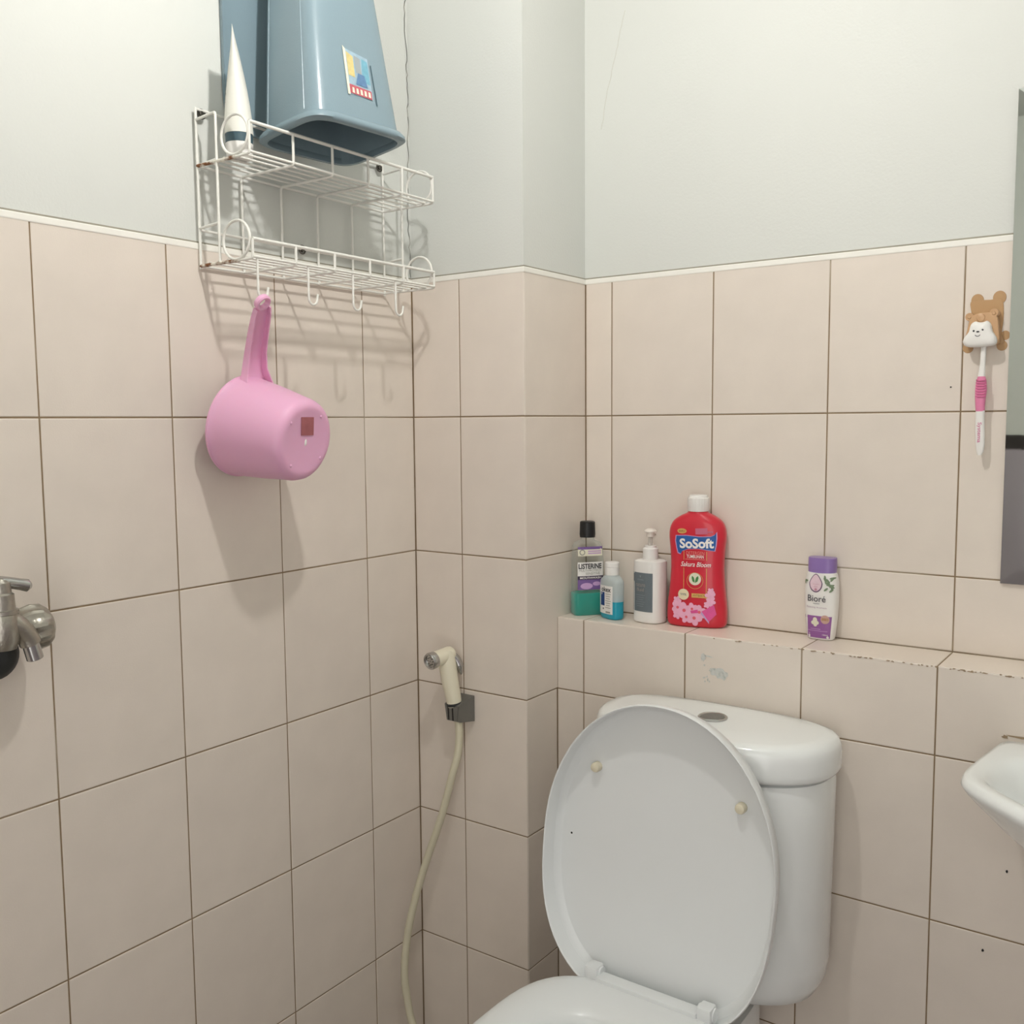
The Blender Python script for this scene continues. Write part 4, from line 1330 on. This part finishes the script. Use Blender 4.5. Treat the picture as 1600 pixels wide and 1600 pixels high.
BB = Vector((0.956, D, 0.12))
bear = thing('toothbrush_holder', 'brown bear-shaped toothbrush cover with white face stuck on the wall tile', 'holder', BB)
bm = flat_shape([sm([(0.934, 0.1635), (0.945, 0.166), (0.962, 0.1655), (0.977, 0.1655), (0.980, 0.14), (0.978, 0.115), (0.98, 0.1), (0.934, 0.1), (0.937, 0.12), (0.936, 0.145)]), ell(0.9435, 0.166, 0.0088, 0.0095), ell(0.9735, 0.168, 0.0092, 0.010), ell(0.9325, 0.0955, 0.0075, 0.0075), ell(0.979, 0.097, 0.0075, 0.0075), ell(0.983, 0.112, 0.0065, 0.007)], D - 0.0004, D - 0.002)
obj('backing', bm, BEAR, bear, shift=BB, smooth=30, label='flat brown bear-shaped sticker')
bm = flat_shape([sm([(0.937, 0.137), (0.944, 0.1435), (0.955, 0.1455), (0.967, 0.1445), (0.974, 0.138), (0.9765, 0.120), (0.977, 0.104), (0.972, 0.0985), (0.936, 0.0985), (0.931, 0.105), (0.934, 0.122)]), ell(0.9365, 0.1405, 0.0062, 0.006), ell(0.9695, 0.1445, 0.0062, 0.006)], D - 0.002, D - 0.019)
obj('shell', bm, BEARL, bear, shift=BB, smooth=40, label='light brown plastic bear shell')
bm = bmesh.new()
lathe(bm, (0.952, D - 0.0185, 0.1385), (0, -1, 0), ((0, 0.0062), (0.002, 0.0055), (0.003, 0.002)), 18)
lathe(bm, (0.9365, D - 0.0185, 0.140), (0, -1, 0), ((0, 0.003), (0.0015, 0.002)), 12)
lathe(bm, (0.9695, D - 0.0185, 0.1435), (0, -1, 0), ((0, 0.003), (0.0015, 0.002)), 12)
obj('muzzle', bm, BEARL, bear, shift=BB)
face = sm([(0.9405, 0.1285), (0.946, 0.1325), (0.9515, 0.1310), (0.957, 0.1310), (0.9625, 0.1325), (0.967, 0.1275), (0.9695, 0.1175), (0.975, 0.1075), (0.9745, 0.0985), (0.966, 0.0955), (0.951, 0.0948), (0.9365, 0.0958), (0.9305, 0.101), (0.931, 0.108), (0.9375, 0.1175)])
fc = (0.952, 0.112)
bm = bmesh.new()
lp = []
for f, y in ((0.96, D - 0.016), (1.0, D - 0.020), (1.0, D - 0.026), (0.97, D - 0.029), (0.9, D - 0.0312), (0.7, D - 0.0328), (0.3, D - 0.0335), (0.02, D - 0.0336)):
    lp.append([(fc[0] + (x - fc[0]) * f, y, fc[1] + (z - fc[1]) * f) for x, z in face])
loft(bm, lp)
fce = obj('face', bm, WHITEP, bear, shift=BB, smooth=60, label='white bear face')
bm = bmesh.new()
for x, z in ((0.9455, 0.1182), (0.9575, 0.1192)):
    lathe(bm, (x, D - 0.0322, z), (0, -1, 0), ((0, 0.0017), (0.0012, 0.0015)), 10)
lathe(bm, (0.9512, D - 0.0328, 0.1168), (0, -1, 0), ((0, 0.0013), (0.0012, 0.0011)), 10, sq=(1, 2.0))
tube(bm, [(0.951 + 0.0034 * math.cos(t), D - 0.0335, 0.1128 + 0.0026 * math.sin(t)) for t in [PI * 1.05 + PI * 0.9 * k / 8 for k in range(9)]], 0.0005, 6)
obj('face_marks', bm, PRINTD, fce, shift=BB)

KB = Vector((0.9565, D - 0.02, -0.0665))
brush = thing('toothbrush', 'white and pink toothbrush hanging head-up from the bear holder', 'toothbrush', KB)
kc = lambda t: 0.9565 + 0.0035 * math.sin(t * 2)


def brush_sec(rows_, m, name, label=None, parent=brush):
    bm = bmesh.new()
    lp = []
    for x, z, a, b_ in rows_:
        lp.append([(x + a * sgnpow(math.cos(2 * PI * k / 20), 0.8), D - 0.0195 + b_ * sgnpow(math.sin(2 * PI * k / 20), 0.8), z) for k in range(20)])
    loft(bm, lp)
    return obj(name, bm, m, parent, shift=KB, smooth=60, label=label)


brush_sec([(0.9575, 0.112, 0.0035, 0.003), (0.9575, 0.088, 0.0038, 0.0034), (0.957, 0.07, 0.0038, 0.0036), (0.956, 0.056, 0.0048, 0.0042), (0.956, 0.0505, 0.0052, 0.0046)], WHITEP, 'neck')
gp = brush_sec([(0.956, 0.0515, 0.0052, 0.0047), (0.956, 0.044, 0.0072, 0.0052), (0.956, 0.032, 0.0082, 0.006), (0.9555, 0.02, 0.0074, 0.0058), (0.9555, 0.008, 0.0066, 0.0052), (0.956, 0.0, 0.0062, 0.005)], BRUSHP, 'grip', 'pink rubber grip')
for k in range(7):
    bm = bmesh.new()
    tube(bm, [(0.9495, D - 0.0256 + 0.0025, 0.0465 - 0.004 * k), (0.953, D - 0.0258, 0.0452 - 0.004 * k), (0.9595, D - 0.0258, 0.0452 - 0.004 * k), (0.963, D - 0.0232, 0.0465 - 0.004 * k)], 0.0009, 6)
    obj('grip_ridge', bm, mat('deep_pink_grip', (206, 104, 148), 0.4), gp, shift=KB)
hn = brush_sec([(0.956, 0.001, 0.0062, 0.005), (0.956, -0.01, 0.0062, 0.005), (0.9565, -0.03, 0.0066, 0.0046), (0.9575, -0.05, 0.0062, 0.0042), (0.9575, -0.060, 0.005, 0.0036), (0.957, -0.0655, 0.0028, 0.0024)], WHITEP, 'handle')
t2 = text2d('Systema', 0.030, 0.0068, 0.01)
bm = bmesh.new()
place2d(bm, t2, 0.9558, -0.0315, -PI / 2)
for v in bm.verts:
    v.co = Vector((v.co.x, D - 0.0195 - 0.0050, v.co.y))
obj('lettering', bm, mat('pink_print', (210, 120, 160), 0.5), hn, shift=KB, smooth=0)

# ------------------------------------------------------------------ ceiling lamp (out of frame), the room's only real lamp
LB = Vector((LAMP.x, LAMP.y, CEIL))
lamp = thing('ceiling_lamp', 'bare bulb on a short pendant below the ceiling, above the frame', 'lamp', LB)
bm = bmesh.new()
lathe(bm, LAMP, (0, 0, 1), ((-0.024, 0.003), (-0.021, 0.0115), (-0.014, 0.0195), (0.0, 0.024), (0.013, 0.0205), (0.026, 0.014), (0.042, 0.012)), 24)
obj('bulb', bm, BULB, lamp, shift=LB)
bm = bmesh.new()
lathe(bm, LAMP + Vector((0, 0, 0.041)), (0, 0, 1), ((0, 0.018), (0.04, 0.02), (0.045, 0.008)), 20)
tube(bm, [LAMP + Vector((0, 0, 0.08)), (LAMP.x, LAMP.y, CEIL - 0.012)], 0.004, 8)
lathe(bm, (LAMP.x, LAMP.y, CEIL - 0.0005), (0, 0, -1), ((0, 0.045), (0.01, 0.043), (0.018, 0.015)), 24)
obj('socket', bm, WHITEP, lamp, shift=LB)
